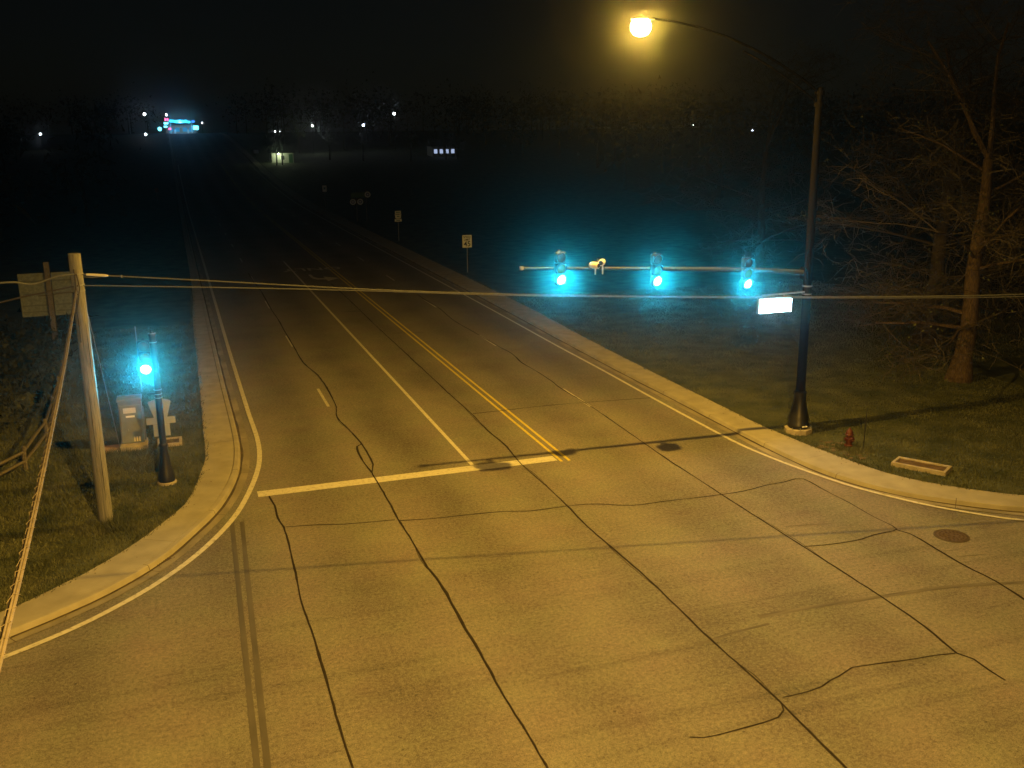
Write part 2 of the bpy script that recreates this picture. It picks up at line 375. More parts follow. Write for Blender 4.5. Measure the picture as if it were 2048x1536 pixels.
# tar-sealed seams, wandering a little as poured
SEALS = {
 'a': ([(5.30, 82), (5.36, 75.9), (5.46, 71.8), (5.40, 65.1), (5.45, 60), (5.42, 56.1), (5.41, 51.6), (5.42, 47.9), (5.72, 45.2), (5.75, 42.4), (5.70, 40.4), (5.65, 39.4), (5.45, 37.9), (5.63, 35.7), (5.73, 34.1), (5.68, 31.7), (5.49, 30.9), (5.48, 29.9), (5.46, 28.3), (5.43, 26.6), (5.45, 24.9), (5.43, 23.4), (5.50, 22.1), (5.48, 20.6), (5.45, 19.6), (5.46, 18.5), (5.42, 17.3), (5.41, 16.4), (5.43, 15.3), (5.41, 14.1), (5.42, 12)], .056),
 'b': ([(5.73, 34.1), (5.52, 33.86), (5.42, 32.5), (5.48, 30.9)], .07),
 'c': ([(2.03, 29.85), (2.12, 29), (2.11, 27.9), (2.20, 27.15), (2.19, 25.5), (2.13, 23.3), (2.09, 22.1), (2.14, 20.5), (2.13, 19.3), (2.14, 18.2), (2.12, 17.2), (2.12, 16.4), (2.15, 15.4), (2.18, 14.2), (2.16, 12)], .052),
 'd': ([(10.7, 73.7), (10.72, 66), (10.66, 60.2), (10.61, 54.4), (10.61, 50.2), (10.60, 46.6), (10.59, 43), (10.57, 39.8), (10.59, 36.4), (10.52, 34), (10.57, 32.2), (10.49, 31), (10.42, 30), (10.46, 28), (10.46, 25.9), (10.40, 24.5), (10.46, 22), (10.5, 20.7), (10.47, 18.9), (10.44, 17.4), (10.46, 16), (10.47, 14.6), (10.43, 13.6), (10.39, 12.7), (10.35, 11.6)], .046),
 'e': ([(10.47, 14.62), (10.37, 14.42), (10.14, 14.25), (9.82, 14.19), (9.12, 14.15), (8.77, 14.13), (8.48, 14.14), (8.23, 14.24)], .035),
 'f': ([(15.55, 66.3), (15.48, 63.5), (15.55, 60.5), (15.3, 56), (15.4, 52.6), (15.52, 48.2), (15.62, 46.2), (15.42, 44.2), (15.48, 42.6), (15.49, 40.6), (15.4, 38.8), (15.47, 35.6), (15.41, 33), (15.33, 30.4), (15.28, 28.5), (15.29, 26.6), (15.28, 25), (15.30, 22.8), (15.32, 20.9), (15.33, 19.2), (15.33, 17.6), (15.28, 16.2), (15.16, 15.5), (15.09, 15.01), (15.25, 14.7), (15.22, 14.2), (15.24, 13.8)], .048),
 'g': ([(15.06, 15.01), (14.57, 15.09), (14.05, 15.12), (13.13, 15.24), (12.62, 15.28), (12.16, 15.09), (11.89, 15.01), (11.58, 14.87), (11.25, 14.82), (10.62, 14.8)], .035),
 'h': ([(2.2, 27.16), (3.1, 27), (3.9, 26.76), (5.33, 26.59)], .045),
 'i': ([(5.44, 26.49), (6.3, 26.31), (7.25, 26.24), (8.55, 26.10), (9.25, 25.86), (10.45, 25.84), (11.32, 25.71), (12.27, 25.22), (13.37, 25.18), (15.24, 25.08), (16.1, 25.11), (17.1, 25.34), (17.69, 25.36), (18.22, 25.5), (18.47, 25.4), (18.47, 24.5), (18.51, 23.1), (18.47, 22), (18.53, 21.25), (18.48, 21), (18.3, 20.93), (17.63, 20.9), (17.1, 20.76), (16.2, 20.75), (15.36, 20.88)], .045),
 'j': ([(18.43, 20.97), (18.6, 20.6), (18.55, 19.5), (18.48, 18.5), (18.54, 17.5), (18.42, 16.4), (18.28, 15.3), (18.3, 12)], .05),
 'k': ([(10.65, 36.45), (11.8, 36.45), (13.5, 36.52), (15.2, 36.41), (16.76, 36.25), (18.4, 36.07)], .05),
 'l': ([(11.05, 53.6), (12.75, 53.2)], .05),
 'm': ([(9.5, 61.4), (10.7, 61.25)], .06)}
for key, (pts, wd) in SEALS.items():
    P = smooth_poly(pts, .28); ws = []; Q = []
    for i, p in enumerate(P):
        nval = mnoise.noise(Vector((p.x*.9, p.y*.55, ord(key)*3.1))); n2 = mnoise.noise(Vector((p.x*3, p.y*2.4, ord(key))))
        Q.append((p.x+.018*n2, p.y+.018*mnoise.noise(Vector((p.y*2, p.x, 5))))); ws.append(max(.018, wd*(1+.55*nval+.35*n2)))
    ws = [ww*(1+.35*mnoise.noise(Vector((q[0]*9, q[1]*9, ord(key))))) for q, ww in zip(Q, ws)]
    strip(Q, ws, M_SEAL, 'crack_seal', .008)
    if key in 'acdf':   # a second strand where the crack was sealed twice
        i = 6
        while i < len(Q)-12:
            n_ = rnd.randint(5, 14)
            if rnd.random() < .45:
                sd = rnd.choice((-1, 1))*rnd.uniform(.035, .07)
                q2 = [(x+sd*math.sin(PI*j/(n_-1))*1.2+.012*mnoise.noise(Vector((x*7, y*7, 8))), y) for j, (x, y) in enumerate(Q[i:i+n_])]
                strip(q2, [.012+.022*abs(mnoise.noise(Vector((y*4, sd*40, 3)))) for x, y in q2], M_SEAL, 'crack_seal', .0065)
            i += n_+rnd.randint(4, 18)
# twin cable shadows painted as dark strips; dark streaks; short smears from turning traffic
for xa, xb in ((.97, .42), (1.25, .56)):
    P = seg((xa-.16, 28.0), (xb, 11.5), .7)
    strip([(x+.01*mnoise.noise(Vector((y, xa*9, 0))), y) for x, y in P], [.125+.02*mnoise.noise(Vector((y*.6, xa*5, 2))) for x, y in P], M_SHADOW, 'shadow_strip', .0055)
strip(smooth_poly([(12.0, 17.86), (13.4, 17.86), (14.5, 17.79), (15.9, 17.71), (17.3, 17.6), (19.15, 17.17), (22, 16.4)], .5), .15, M_STREAK, 'dark_streak', .0055)
strip(smooth_poly([(10.0, 17.2), (11.0, 17.4), (12.05, 17.5)], .5), .09, M_STREAK, 'dark_streak', .0055)
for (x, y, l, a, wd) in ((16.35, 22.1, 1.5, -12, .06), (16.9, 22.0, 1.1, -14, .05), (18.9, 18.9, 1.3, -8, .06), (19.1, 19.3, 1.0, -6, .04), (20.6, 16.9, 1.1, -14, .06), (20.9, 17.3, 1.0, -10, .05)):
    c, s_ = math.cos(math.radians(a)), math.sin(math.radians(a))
    strip([(x-l/2*c, y-l/2*s_), (x, y+.02), (x+l/2*c, y+l/2*s_)], [.02, wd, .02], M_STREAK, 'dark_streak', .0055)
# ---- kerb, gutter and concrete strips
def kerb(C, sgn, name):
    N = normals(C, sgn)  # towards the road
    prof = [(-.16, .10), (-.14, .148), (-.02, .15), (.015, .135), (.05, .02), (.07, .012)]
    v = []
    for p, n in zip(C, N):
        for d, z in prof: q = p+n*d; v.append((q.x, q.y, z+hz(q.y)))
    k = len(prof); mb = MB()
    mb.add(v, [(i*k+j, i*k+j+1, (i+1)*k+j+1, (i+1)*k+j) for i in range(len(C)-1) for j in range(k-1)])
    o = mb.build(name, M_CONC); tag(o, kind='structure')
    v = []
    for p, n in zip(C, N):
        for d, z in ((.07, .012), (.36, .016)): q = p+n*d; v.append((q.x, q.y, z+hz(q.y)))
    g = MB(); g.add(v, [(2*i, 2*i+1, 2*i+3, 2*i+2) for i in range(len(C)-1)]); g.build('gutter', M_GUT, o)
    run = 0; jb = MB()     # tooled joints across kerb and gutter
    for i in range(1, len(C)-1):
        run += (C[i]-C[i-1]).length
        if run < 3.6 or not (-30 < C[i].x < 60 and C[i].y < 90): continue
        run = 0; p, n = C[i], N[i]; t_ = (C[i+1]-C[i-1]).normalized(); v = []
        for d, z in [(-.165, .128), (-.14, .151), (-.02, .153), (.018, .137), (.053, .023), (.08, .0155), (.36, .0185)]:
            for e in (-.009, .009): q = p+n*d+t_*e; v.append((q.x, q.y, z+hz(q.y)))
        jb.add(v, [(2*k, 2*k+1, 2*k+3, 2*k+2) for k in range(6)])
    jb.build('kerb_joints', M_GDIRT, o)['kind'] = 'stuff'
    v = []
    for i, (p, n) in enumerate(zip(C, N)):
        e = .13+.05*mnoise.noise(Vector((p.x*.8, p.y*.8, 4)))
        for d in (.055, e): q = p+n*d; v.append((q.x, q.y, .019+hz(q.y)))
    g = MB(); g.add(v, [(2*i, 2*i+1, 2*i+3, 2*i+2) for i in range(len(C)-1)]); g.build('gutter_dirt', M_GDIRT, o)
    return o
kerb(CLs, 1, 'kerb'); kerb(CRs, -1, 'kerb')
def apron(C, G, sgn, name):
    root = None; N = normals(C, sgn); rows = []
    Gf = [(p.x, p.y) for p in G]
    for p, n in zip(C, N):
        a = p-n*.165; best = None; bd = 1e9
        for i in range(len(Gf)-1):
            x1, y1 = Gf[i]; x2, y2 = Gf[i+1]; dx, dy = x2-x1, y2-y1
            t = max(0, min(1, ((a.x-x1)*dx+(a.y-y1)*dy)/(dx*dx+dy*dy+1e-9))); q = (x1+t*dx, y1+t*dy); d = (q[0]-a.x)**2+(q[1]-a.y)**2
            if d < bd: bd = d; best = q
        rows.append((a, Vector((*best, 0))))
    root = bpy.data.objects.new(name, None); COL.objects.link(root); tag(root, kind='structure')
    i = 0
    while i < len(rows)-1:
        j = i+1; L = 0
        near = max(abs(rows[i][0].y-28), abs(rows[i][0].x-10)) < 70
        while j < len(rows)-1 and L < (8.5 if near else 200):
            L += (rows[j][0]-rows[j-1][0]).length; j += 1
        seg_ = rows[i:j+1]; v = []; nn = len(seg_)
        dz = rnd.uniform(-.0015, .0015)
        for q, (a, b) in enumerate(seg_):
            if q == nn-1 and near:   # a recessed joint
                a = a+(seg_[q-1][0]-a).normalized()*.014; b = b+(seg_[q-1][1]-b).normalized()*.014 if (seg_[q-1][1]-b).length > 1e-4 else b
            jit = .03*mnoise.noise(Vector((b.x*2.2, b.y*2.2, 3)))
            bb = b+(b-a).normalized()*jit
            z = hz(a.y)
            v += [(a.x, a.y, .02+z), (a.x, a.y, .138+dz+z), (bb.x, bb.y, .128+dz+z), (bb.x, bb.y, .02+z)]
        f = [(q*4+r, q*4+r+1, q*4+r+5, q*4+r+4) for q in range(nn-1) for r in range(3)]+[(0, 1, 2, 3), (nn*4-4, nn*4-1, nn*4-2, nn*4-3)]
        mb = MB(); mb.add(v, f); mb.build('slab', M_CONC, root); i = j
    return root
apron(CLs, GLs, 1, 'pavement'); apron(CRs, GRs, -1, 'pavement')
# storm inlet mouths in the kerb
for (x, y, rz) in ((-1.15, 25.9, math.radians(47)), (19.22, 28.35, math.radians(84))):
    t = thing('storm_inlet', 'dark storm drain inlet in the left kerb curve' if x < 0 else 'dark storm drain inlet in the right kerb near the black pole', 'drain', (x, y, 0), rz)
    MB().box((0, 0, .012), (.55, .30, .012), bev=.004).build('grate', M_LID, t)
    mb = MB()
    for i in range(6): mb.box((-.22+.088*i, 0, .022), (.03, .24, .012))
    mb.build('grate_bars', M_LID, t)

# ---- blades of grass standing on the turf
def blades(name, boxes, seed):
    r = np.random.RandomState(seed); V = []
    for (x0, x1, y0, y1, n, h0, h1) in boxes:
        x = r.uniform(x0, x1, n); y = r.uniform(y0, y1, n)
        z, ins, d = turf_z(x, y); ok = (~ins) | (d < .04); x, y, z = x[ok], y[ok], z[ok]; m = len(x)
        clump = np.sin(x*1.7+np.sin(y*1.3)*2)*np.sin(y*1.9+np.sin(x*.8)*2)
        h = r.uniform(h0, h1, m)*(1+.45*clump); a = r.uniform(0, 2*PI, m); wd = r.uniform(.010, .022, m)
        lx, ly = r.normal(0, .5, m)*h, r.normal(0, .5, m)*h
        V.append(np.stack([np.stack([x-wd*np.cos(a), y-wd*np.sin(a), z-.01], 1), np.stack([x+wd*np.cos(a), y+wd*np.sin(a), z-.01], 1), np.stack([x+lx, y+ly, z+h], 1)], 1))
    for P, sg in ((GLs, 1), (GRs, -1)):   # tufts creeping over the edge of the concrete
        N = normals(P, sg)
        for p, n in zip(P, N):
            if not (-9 < p.x < 32 and 15 < p.y < 75): continue
            m = int(r.uniform(4, 22)); c = np.array([p.x, p.y]); off = r.uniform(-.16, .10, m); al = r.uniform(-.22, .22, m)
            x = c[0]+n.x*off-n.y*al; y = c[1]+n.y*off+n.x*al; z = np.full(m, .115); h = r.uniform(.04, .13, m); a = r.uniform(0, 2*PI, m); wd = r.uniform(.010, .020, m)
            lx, ly = n.x*h*.6+r.normal(0, .4, m)*h, n.y*h*.6+r.normal(0, .4, m)*h
            V.append(np.stack([np.stack([x-wd*np.cos(a), y-wd*np.sin(a), z-.01], 1), np.stack([x+wd*np.cos(a), y+wd*np.sin(a), z-.01], 1), np.stack([x+lx, y+ly, z+h], 1)], 1))
    V = np.concatenate(V); f = np.arange(len(V)*3).reshape(-1, 3)
    return tag(np_mesh(name, V.reshape(-1, 3), f, M_BLADE), kind='stuff', label=None)
blades('grass', [(-7, 1, 23, 34, 52000, .05, .12), (-8, .6, 34, 60, 42000, .06, .15), (-3.2, -1.0, 33.2, 35.6, 5000, .15, .38), (-3.2, -2.0, 28.2, 29.2, 1200, .15, .32), (20.2, 34, 19.5, 36, 90000, .035, .08), (20.2, 44, 36, 62, 50000, .05, .12), (21.2, 22.2, 26.6, 27.6, 900, .1, .2)], 3)
# dead leaves blown into the gutters and along the verge
lb = MB()
for C, G, sg in ((CLs, GLs, 1), (CRs, GRs, -1)):
    N = normals(C, sg); N2 = normals(G, sg)
    for p, n, ref in [(p, n, .02) for p, n in zip(C, N)]+[(p, n, .14) for p, n in zip(G, N2)]:
        if not (-12 < p.x < 34 and 14 < p.y < 70): continue
        for _ in range(rnd.choice((0, 0, 1, 1, 2, 4))):
            d = abs(rnd.gauss(0, .16))+.07; q = p+n*d+Vector((rnd.uniform(-.25, .25), rnd.uniform(-.25, .25), 0)); s_ = rnd.uniform(.012, .034); a = rnd.uniform(0, 6)
            z = ref+.012; c_, sn = math.cos(a)*s_, math.sin(a)*s_
            lb.add([(q.x-c_, q.y-sn, z), (q.x+sn*.6, q.y-c_*.6, z+.012), (q.x+c_, q.y+sn, z+.004), (q.x-sn*.6, q.y+c_*.6, z+.014)], [(0, 1, 2, 3)])
tag(lb.build('dead_leaves', M_LITTER), kind='stuff')
# bare earth round the hydrant
db = MB()
for i in range(70):
    a, q = rnd.uniform(0, 2*PI), rnd.uniform(0, 1)**.5; x, y = 21.25+.75*q*math.cos(a), 27.2+1.1*q*math.sin(a)
    if x < 20.78-.09*(y-27): continue
    s_ = rnd.uniform(.03, .11); db.lathe((x, y, .085), [(s_, 0), (s_*.8, s_*.35), (s_*.2, s_*.5)], 5)
tag(db.build('dirt', M_DIRT), kind='stuff')

# ================================================================== STREET LIGHTS
def luminaire_light(name, parent, loc, I, f_low=.06, house=None, col=SODIUM):
    ld = bpy.data.lights.new(name, 'POINT'); ld.energy = I*4*PI; ld.color = col; ld.shadow_soft_size = .11
    ld.use_nodes = True; t = ld.node_tree; em = t.nodes['Emission']
    tc = nnew(t, 'ShaderNodeTexCoord'); sx = nnew(t, 'ShaderNodeSeparateXYZ'); t.links.new(tc.outputs['Normal'], sx.inputs[0])
    mr = nnew(t, 'ShaderNodeMapRange'); mr.inputs[1].default_value = 1; mr.inputs[2].default_value = -1; t.links.new(sx.outputs[2], mr.inputs[0])
    mr.inputs[3].default_value = 0; mr.inputs[4].default_value = 1
    cr = nnew(t, 'ShaderNodeValToRGB'); cr.color_ramp.interpolation = 'EASE'
    e = cr.color_ramp.elements; e[0].position = 0; e[0].color = (.01,)*3+(1,); e[1].position = 1; e[1].color = (.62,)*3+(1,)
    for c, v in ((0.0, f_low*.6), (.09, f_low), (.22, .55), (.37, 1.0), (.55, .98), (.78, .72)):
        q = e.new(.5+c/2); q.color = (v, v, v, 1)
    t.links.new(mr.outputs[0], cr.inputs[0]); t.links.new(cr.outputs[0], em.inputs['Strength'])
    if house:   # type II optics: the lawn side gets less than the road side
        hr = nnew(t, 'ShaderNodeMapRange', interpolation_type='SMOOTHSTEP'); hr.inputs[1].default_value = .30; hr.inputs[2].default_value = .92; hr.inputs[3].default_value = 1; hr.inputs[4].default_value = house
        t.links.new(sx.outputs[0], hr.inputs[0]); mm = nnew(t, 'ShaderNodeMath', operation='MULTIPLY')
        t.links.new(cr.outputs[0], mm.inputs[0]); t.links.new(hr.outputs[0], mm.inputs[1]); t.links.new(mm.outputs[0], em.inputs['Strength'])
    o = bpy.data.objects.new(name, ld); COL.objects.link(o); o.parent = parent; o.location = loc; return o
def refractor(name, col, st):   # clear prismatic lens that glows and lets its lamp shine through
    m = bpy.data.materials.new(name); m.use_nodes = True; t = m.node_tree; t.nodes.remove(t.nodes['Principled BSDF'])
    a = nnew(t, 'ShaderNodeAddShader'); e = nnew(t, 'ShaderNodeEmission'); q = nnew(t, 'ShaderNodeBsdfTransparent')
    e.inputs[0].default_value = (*col, 1); e.inputs[1].default_value = st
    t.links.new(e.outputs[0], a.inputs[0]); t.links.new(q.outputs[0], a.inputs[1]); t.links.new(a.outputs[0], t.nodes['Material Output'].inputs[0]); return m
M_LAMP = refractor('sodium_lens', (1.0, .72, .30), 40)
def cobra(parent, p, d, lit=True):
    """cobra-head at p, pointing along d (xy unit); housing with recessed drop lens"""
    a = math.atan2(d[1], d[0]); R3 = Matrix.Rotation(a, 4, 'Z'); T = Matrix.Translation(p)
    def place(mb): 
        mb.v = [tuple((T @ R3 @ Vector(v))) for v in mb.v]; return mb
    prof = [(-.42, .05, .05), (-.25, .11, .08), (0, .19, .11), (.22, .19, .10), (.36, .12, .06), (.40, .05, .03)]
    v = []; n = 10
    for x, wy, hh in prof:
        for k in range(n):
            t = PI*k/(n-1); v.append((x, wy*math.cos(t), .02+hh*math.sin(t)))
    f = [(i*n+k, i*n+k+1, (i+1)*n+k+1, (i+1)*n+k) for i in range(len(prof)-1) for k in range(n-1)]
    f += [(i*n, (i+1)*n, (i+1)*n+n-1, i*n+n-1) for i in range(len(prof)-1)]
    mb = MB(); mb.add(v, f); h = place(mb).build('housing', M_GALV, parent, True)
    lens = MB().lathe((.06, 0, -.0), [(.21, 0.02), (.285, -.06), (.315, -.17), (.295, -.30), (.22, -.41), (.10, -.465), (.01, -.47)], 14)
    place(lens).build('lens', M_LAMP if lit else M_PLASTIC, h, True)
# right-hand corner pole with its luminaire arm
PX, PY = 21.1, 29.56
pole = thing('street_lamp', 'tall dark pole on right corner lawn with lit sodium lamp on a long arm', 'street lamp', (PX, PY, 0))
MB().lathe((0, 0, 0), [(.50, .02), (.50, .26), (.47, .28)], 8).build('foundation', M_CONC2, pole)
base = MB().lathe((0, 0, .28), [(.36, 0), (.385, .05), (.385, .16), (.355, .2), (.365, .42), (.33, .5), (.27, .75), (.225, 1.0), (.215, 1.28), (.235, 1.31), (.235, 1.37), (.18, 1.4)], 24, flute=.05).build('base_cover', M_BLACK, pole, True)
MB().box((.02, -.372, .33+.06), (.22, .03, .05), bev=.01).build('nameplate', M_PLASTIC, base)
for (bx, by) in ((.40, -.22), (-.40, -.22), (.25, -.40), (-.2, -.42)): MB().lathe((bx, by, .28), [(.022, 0), (.022, .07), (.012, .08)], 6).build('anchor_bolt', M_GALV, base)
MB().lathe((0, 0, 1.66), [(.168, 0), (.155, 2), (.15, 3.85), (.135, 7), (.115, 10.4), (.11, 10.55)], 16).build('shaft', M_BRONZE, pole, True)
LX, LY, LZ = 14.12, 28.95, 14.20
dx, dy = LX-PX, LY-PY; dl = math.hypot(dx, dy); ux, uy = dx/dl, dy/dl
arm = [(0, 0, 12.1)]+[(ux*dl*t, uy*dl*t, 12.12+(LZ-12.05)*(1-(1-t)**1.9)) for t in (.1, .25, .4, .55, .7, .85, .95)]
MB().tube(arm, [.05, .05, .046, .042, .038, .034, .03, .03], 8).build('lamp_arm', M_BRONZE, pole, True)
br = [(0, 0, 11.72)]+[(ux*dl*t, uy*dl*t, 11.74+(LZ-12.05)*(1-(1-t)**1.9)*1.02+t*.3) for t in (.1, .22, .34, .46)]
MB().tube(br, .03, 6).build('arm_brace', M_BRONZE, pole, True)
for z in (12.1, 11.72): MB().lathe((0, 0, z-.07), [(.16, 0), (.16, .14)], 12).build('arm_clamp', M_BRONZE, pole)
MB().lathe((0, 0, 12.21), [(.12, 0), (.11, .05), (.03, .09)], 12).build('pole_cap', M_BRONZE, pole)
MB().lathe((0, 0, 5.50), [(.185, 0), (.185, .05)], 16).build('steel_band', M_GALV, pole)
MB().lathe((0, 0, 5.22), [(.18, 0), (.18, .04)], 16).build('steel_band', M_GALV, pole)
cobra(pole, (dx, dy, LZ), (ux, uy))
luminaire_light('lamp_light', pole, (dx+ux*.06, dy+uy*.06, LZ-.20), 1850, .17, .25)
# mast arm bolted to the same pole
def marm(x): return 5.98+(6.66-5.98)*((PX-x)/(PX-10.5))**.75
ma = [(x-PX, .45*(PX-x)/10.6, marm(x)) for x in (21.0, 19.5, 18, 16.5, 15, 13.5, 12, 10.5)]
MB().tube(ma, [.10, .092, .083, .074, .065, .056, .047, .038], 10).build('mast_arm', M_ARM, pole, True)
MB().box((-.19, .01, 5.98), (.06, .34, .42), bev=.02).build('arm_flange', M_BRONZE, pole)
MB().lathe((10.5-PX, .45, 6.66), [(.075, -.06), (.075, .06)], 10).build('end_cap', M_GALV, pole)

# the second street lamp stands behind the viewpoint and lights the crossing
lamp2 = thing('street_lamp', 'tall dark lamp pole on near corner behind the crossing', 'street lamp', (-1.6, -2.2, 0))
MB().lathe((0, 0, 0), [(.5, 0), (.5, .26), (.36, .28), (.3, .7), (.2, 1.4), (.15, 1.7), (.11, 12.2)], 12).build('shaft', M_BRONZE, lamp2, True)
a2 = Vector((5.0, 3.9)); d2 = a2.normalized()
MB().tube([(0, 0, 12.1)]+[(a2.x*t, a2.y*t, 12.1+1.75*(1-(1-t)**1.9)) for t in (.1, .3, .5, .7, .9, .95)], .04, 8).build('lamp_arm', M_BRONZE, lamp2, True)
cobra(lamp2, (a2.x, a2.y, 13.85), (d2.x, d2.y))
luminaire_light('lamp_light', lamp2, (a2.x, a2.y, 13.65), 3250, .03, .45, (1, .54, .085))

# ================================================================== TRAFFIC SIGNALS
M_GREEN = glow('green_signal_lens', (.12, 1.0, .72), 26)
M_DRED = mat('unlit_red_lens', (.05, .006, .005), .25, .1); M_DYEL = mat('unlit_amber_lens', (.07, .04, .005), .25, .1)
def make_signal():
    t = thing('traffic_signal', '', 'traffic signal')   # origin at the green lens centre; faces -Y
    for i, m in ((0, M_GREEN), (1, M_DYEL), (2, M_DRED)):
        z = .355*i
        h = MB().box((0, .10, z), (.345, .2, .345), bev=.03).build('lamp_housing', M_BLACK, t)
        MB().lathe((0, -.012, z), [(.162, .012), (.155, -.015), (.11, -.038), (.045, -.05), (.004, -.052)], 20, axis='Y').build('lens', m, h, True)
        n = 14; v = []; f = []
        for k in range(n+1):
            a = -PI*.22+(PI*1.44)*k/n; c, s_ = math.cos(a), math.sin(a); L = .06+.13*max(0, (s_+.6)/1.6)
            for rr in (.165, .172): v += [(rr*c, 0, z+rr*s_), (rr*c, -L, z+rr*s_)]
        for k in range(n):
            o = 4*k; f += [(o, o+1, o+5, o+4), (o+2, o+6, o+7, o+3), (o+1, o+3, o+7, o+5)]
        mb = MB(); mb.add(v, f); mb.build('visor', M_BLACK, h)
    MB().box((0, .21, .355), (.08, .10, 1.15), bev=.01).box((0, .34, .33), (.06, .24, .09)).build('bracket', M_BLACK, t)
    ld = bpy.data.lights.new('signal_light', 'SPOT'); ld.energy = 350*4*PI; ld.color = (.02, .74, .97); ld.spot_size = math.radians(110); ld.spot_blend = 1; ld.shadow_soft_size = .08
    ld.use_nodes = True; lt = ld.node_tree; tcl = nnew(lt, 'ShaderNodeTexCoord'); sxl = nnew(lt, 'ShaderNodeSeparateXYZ'); lt.links.new(tcl.outputs['Normal'], sxl.inputs[0])
    mrl = nnew(lt, 'ShaderNodeMapRange', interpolation_type='SMOOTHSTEP'); mrl.inputs[1].default_value = -.16; mrl.inputs[2].default_value = .05; mrl.inputs[3].default_value = .06; mrl.inputs[4].default_value = 1
    lt.links.new(sxl.outputs[1], mrl.inputs[0]); lt.links.new(mrl.outputs[0], lt.nodes['Emission'].inputs['Strength'])
    lo = bpy.data.objects.new('signal_light', ld); COL.objects.link(lo); lo.parent = t; lo.location = (0, -.10, 0); lo.rotation_euler = (math.radians(90), 0, math.radians(180))
    return t
sig0 = make_signal()
spots = [((-1.23, 31.62, 3.98), 'black traffic signal showing green on the left corner pole', None),
         ((11.67, 29.5, 6.30), 'traffic signal showing green nearest the free end of the mast arm', 1),
         ((15.07, 29.4, 6.08), 'traffic signal showing green at the middle of the mast arm', 1),
         ((18.48, 29.3, 5.80), 'traffic signal showing green beside the glowing street name sign', 1)]
for i, (p, lb, gp) in enumerate(spots):
    s_ = sig0 if i == 0 else copy_tree(sig0)
    s_.location = p; s_['label'] = lb; s_['group'] = 'traffic signals showing green'
# detector cameras on the mast arm
t = thing('detector_camera', 'pair of white detector cameras sitting on the mast arm between two signals', 'camera', (13.08, 29.83, marm(13.08)))
for sx_, rz, zz in ((-.10, .5, .12), (.16, -.6, .20)):
    M = Matrix.Translation((sx_, -.02, zz)) @ Matrix.Rotation(rz, 4, 'Z')
    mb = MB().lathe((0, 0, 0), [(.03, -.17), (.10, -.16), (.11, -.05), (.11, .12), (.085, .17), (.02, .18)], 14, axis='Y'); mb.v = [tuple(M @ Vector(v)) for v in mb.v]
    b = mb.build('camera_housing', M_PLASTIC, t, True)
    mb = MB().lathe((0, -.172, 0), [(.075, 0), (.07, -.012)], 14, axis='Y'); mb.v = [tuple(M @ Vector(v)) for v in mb.v]; mb.build('lens', M_INK, b)
    MB().box((sx_+.02, -.05, -.03), (.05, .03, .32), bev=.008).build('bracket', M_PLASTIC, t)
MB().tube([(.02, 0, .1), (.02, 0, .34)], .012, 6).build('antenna', M_GALV, t)
# lit street name sign
M_SIGNLIT = glow('lit_sign_face', (.50, .86, 1.0), 60)
t = thing('street_name_sign', 'glowing white internally lit street name sign beside the black pole', 'sign', (19.65, 29.3, 4.96))
MB().box((0, .06, 0), (1.36, .14, .56), bev=.02).build('sign_case', M_ALU, t)
MB().box((0, -.018, 0), (1.28, .012, .48), bev=.003).build('sign_face', M_SIGNLIT, t)
MB().tube([(-.5, .1, .36), (1.38, .22, .36)], .03, 8).build('hanger_arm', M_GALV, t)
for q in (-.45, .4): MB().box((q, .1, .31), (.04, .03, .1)).build('hanger', M_GALV, t)

# ================================================================== LEFT CORNER
SXP, SYP = -.96, 31.98
t = thing('signal_pole', 'black fluted signal post on round concrete footing at left corner', 'signal pole', (SXP, SYP, 0))
MB().lathe((0, 0, 0), [(.30, .02), (.30, .16), (.285, .175)], 18).build('footing', M_CONC2, t)
MB().lathe((0, 0, .175), [(.255, 0), (.265, .04), (.25, .12), (.255, .2), (.22, .3), (.17, .62), (.135, .95), (.125, 1.15), (.145, 1.18), (.14, 1.24), (.105, 1.28)], 20, flute=.05).build('base_cover', M_BLACK, t, True)
MB().lathe((0, 0, 1.42), [(.105, 0), (.10, 3.5)], 14).build('shaft', M_BLACK, t, True)
MB().lathe((0, 0, 4.92), [(.12, 0), (.12, .05), (.06, .12), (.03, .2)], 12).build('finial', M_BLACK, t, True)
for z in (5.0, 4.72, 3.2, 3.06, 2.94): MB().lathe((0, 0, z), [(.122, 0), (.122, .022)], 14).build('steel_band', M_ALU, t)
for z in (4.75, 3.1): MB().box((-.13, -.03, z), (.22, .06, .06)).build('signal_bracket', M_BLACK, t)
MB().tube([(-.46, -.1, 3.2), (-.46, -.1, 5.28)], .016, 6).build('aerial_rod', M_ALU, t)
def plate(name, poly, y, label, cat='sign', m=M_ALU, loc=(0, 0, 0)):
    o = MB().prism(poly, y-.003, y+.003).build(name, m); o.location = loc
    return tag(o, label, cat)
def plate_thing(poly, z0, label):
    r = thing('sign_plate', label, 'sign', (SXP, SYP+.13, z0)); MB().prism(poly, 0, .006).build('plate', M_ALU, r)
    MB().box((0, -.018, sum(p[1] for p in poly)/len(poly)), (.2, .03, .05)).build('strap_bracket', M_GALV, r); return r
plate_thing([(-.33, -.06), (-.05, .03), (0, .04), (.05, .03), (.33, -.06), (.345, -.11), (.2, -.60), (-.2, -.60), (-.345, -.11)], 2.86, 'bare back of five-sided route shield on the left black post')
plate_thing([(-.44, -.11), (.44, -.11), (.44, .11), (-.44, .11)], 2.155, 'wide narrow sign back between shield and square plate on left post')
plate_thing([(-.25, -.2), (.25, -.2), (.25, .2), (-.25, .2)], 1.84, 'pale lowest sign back on the left black post')
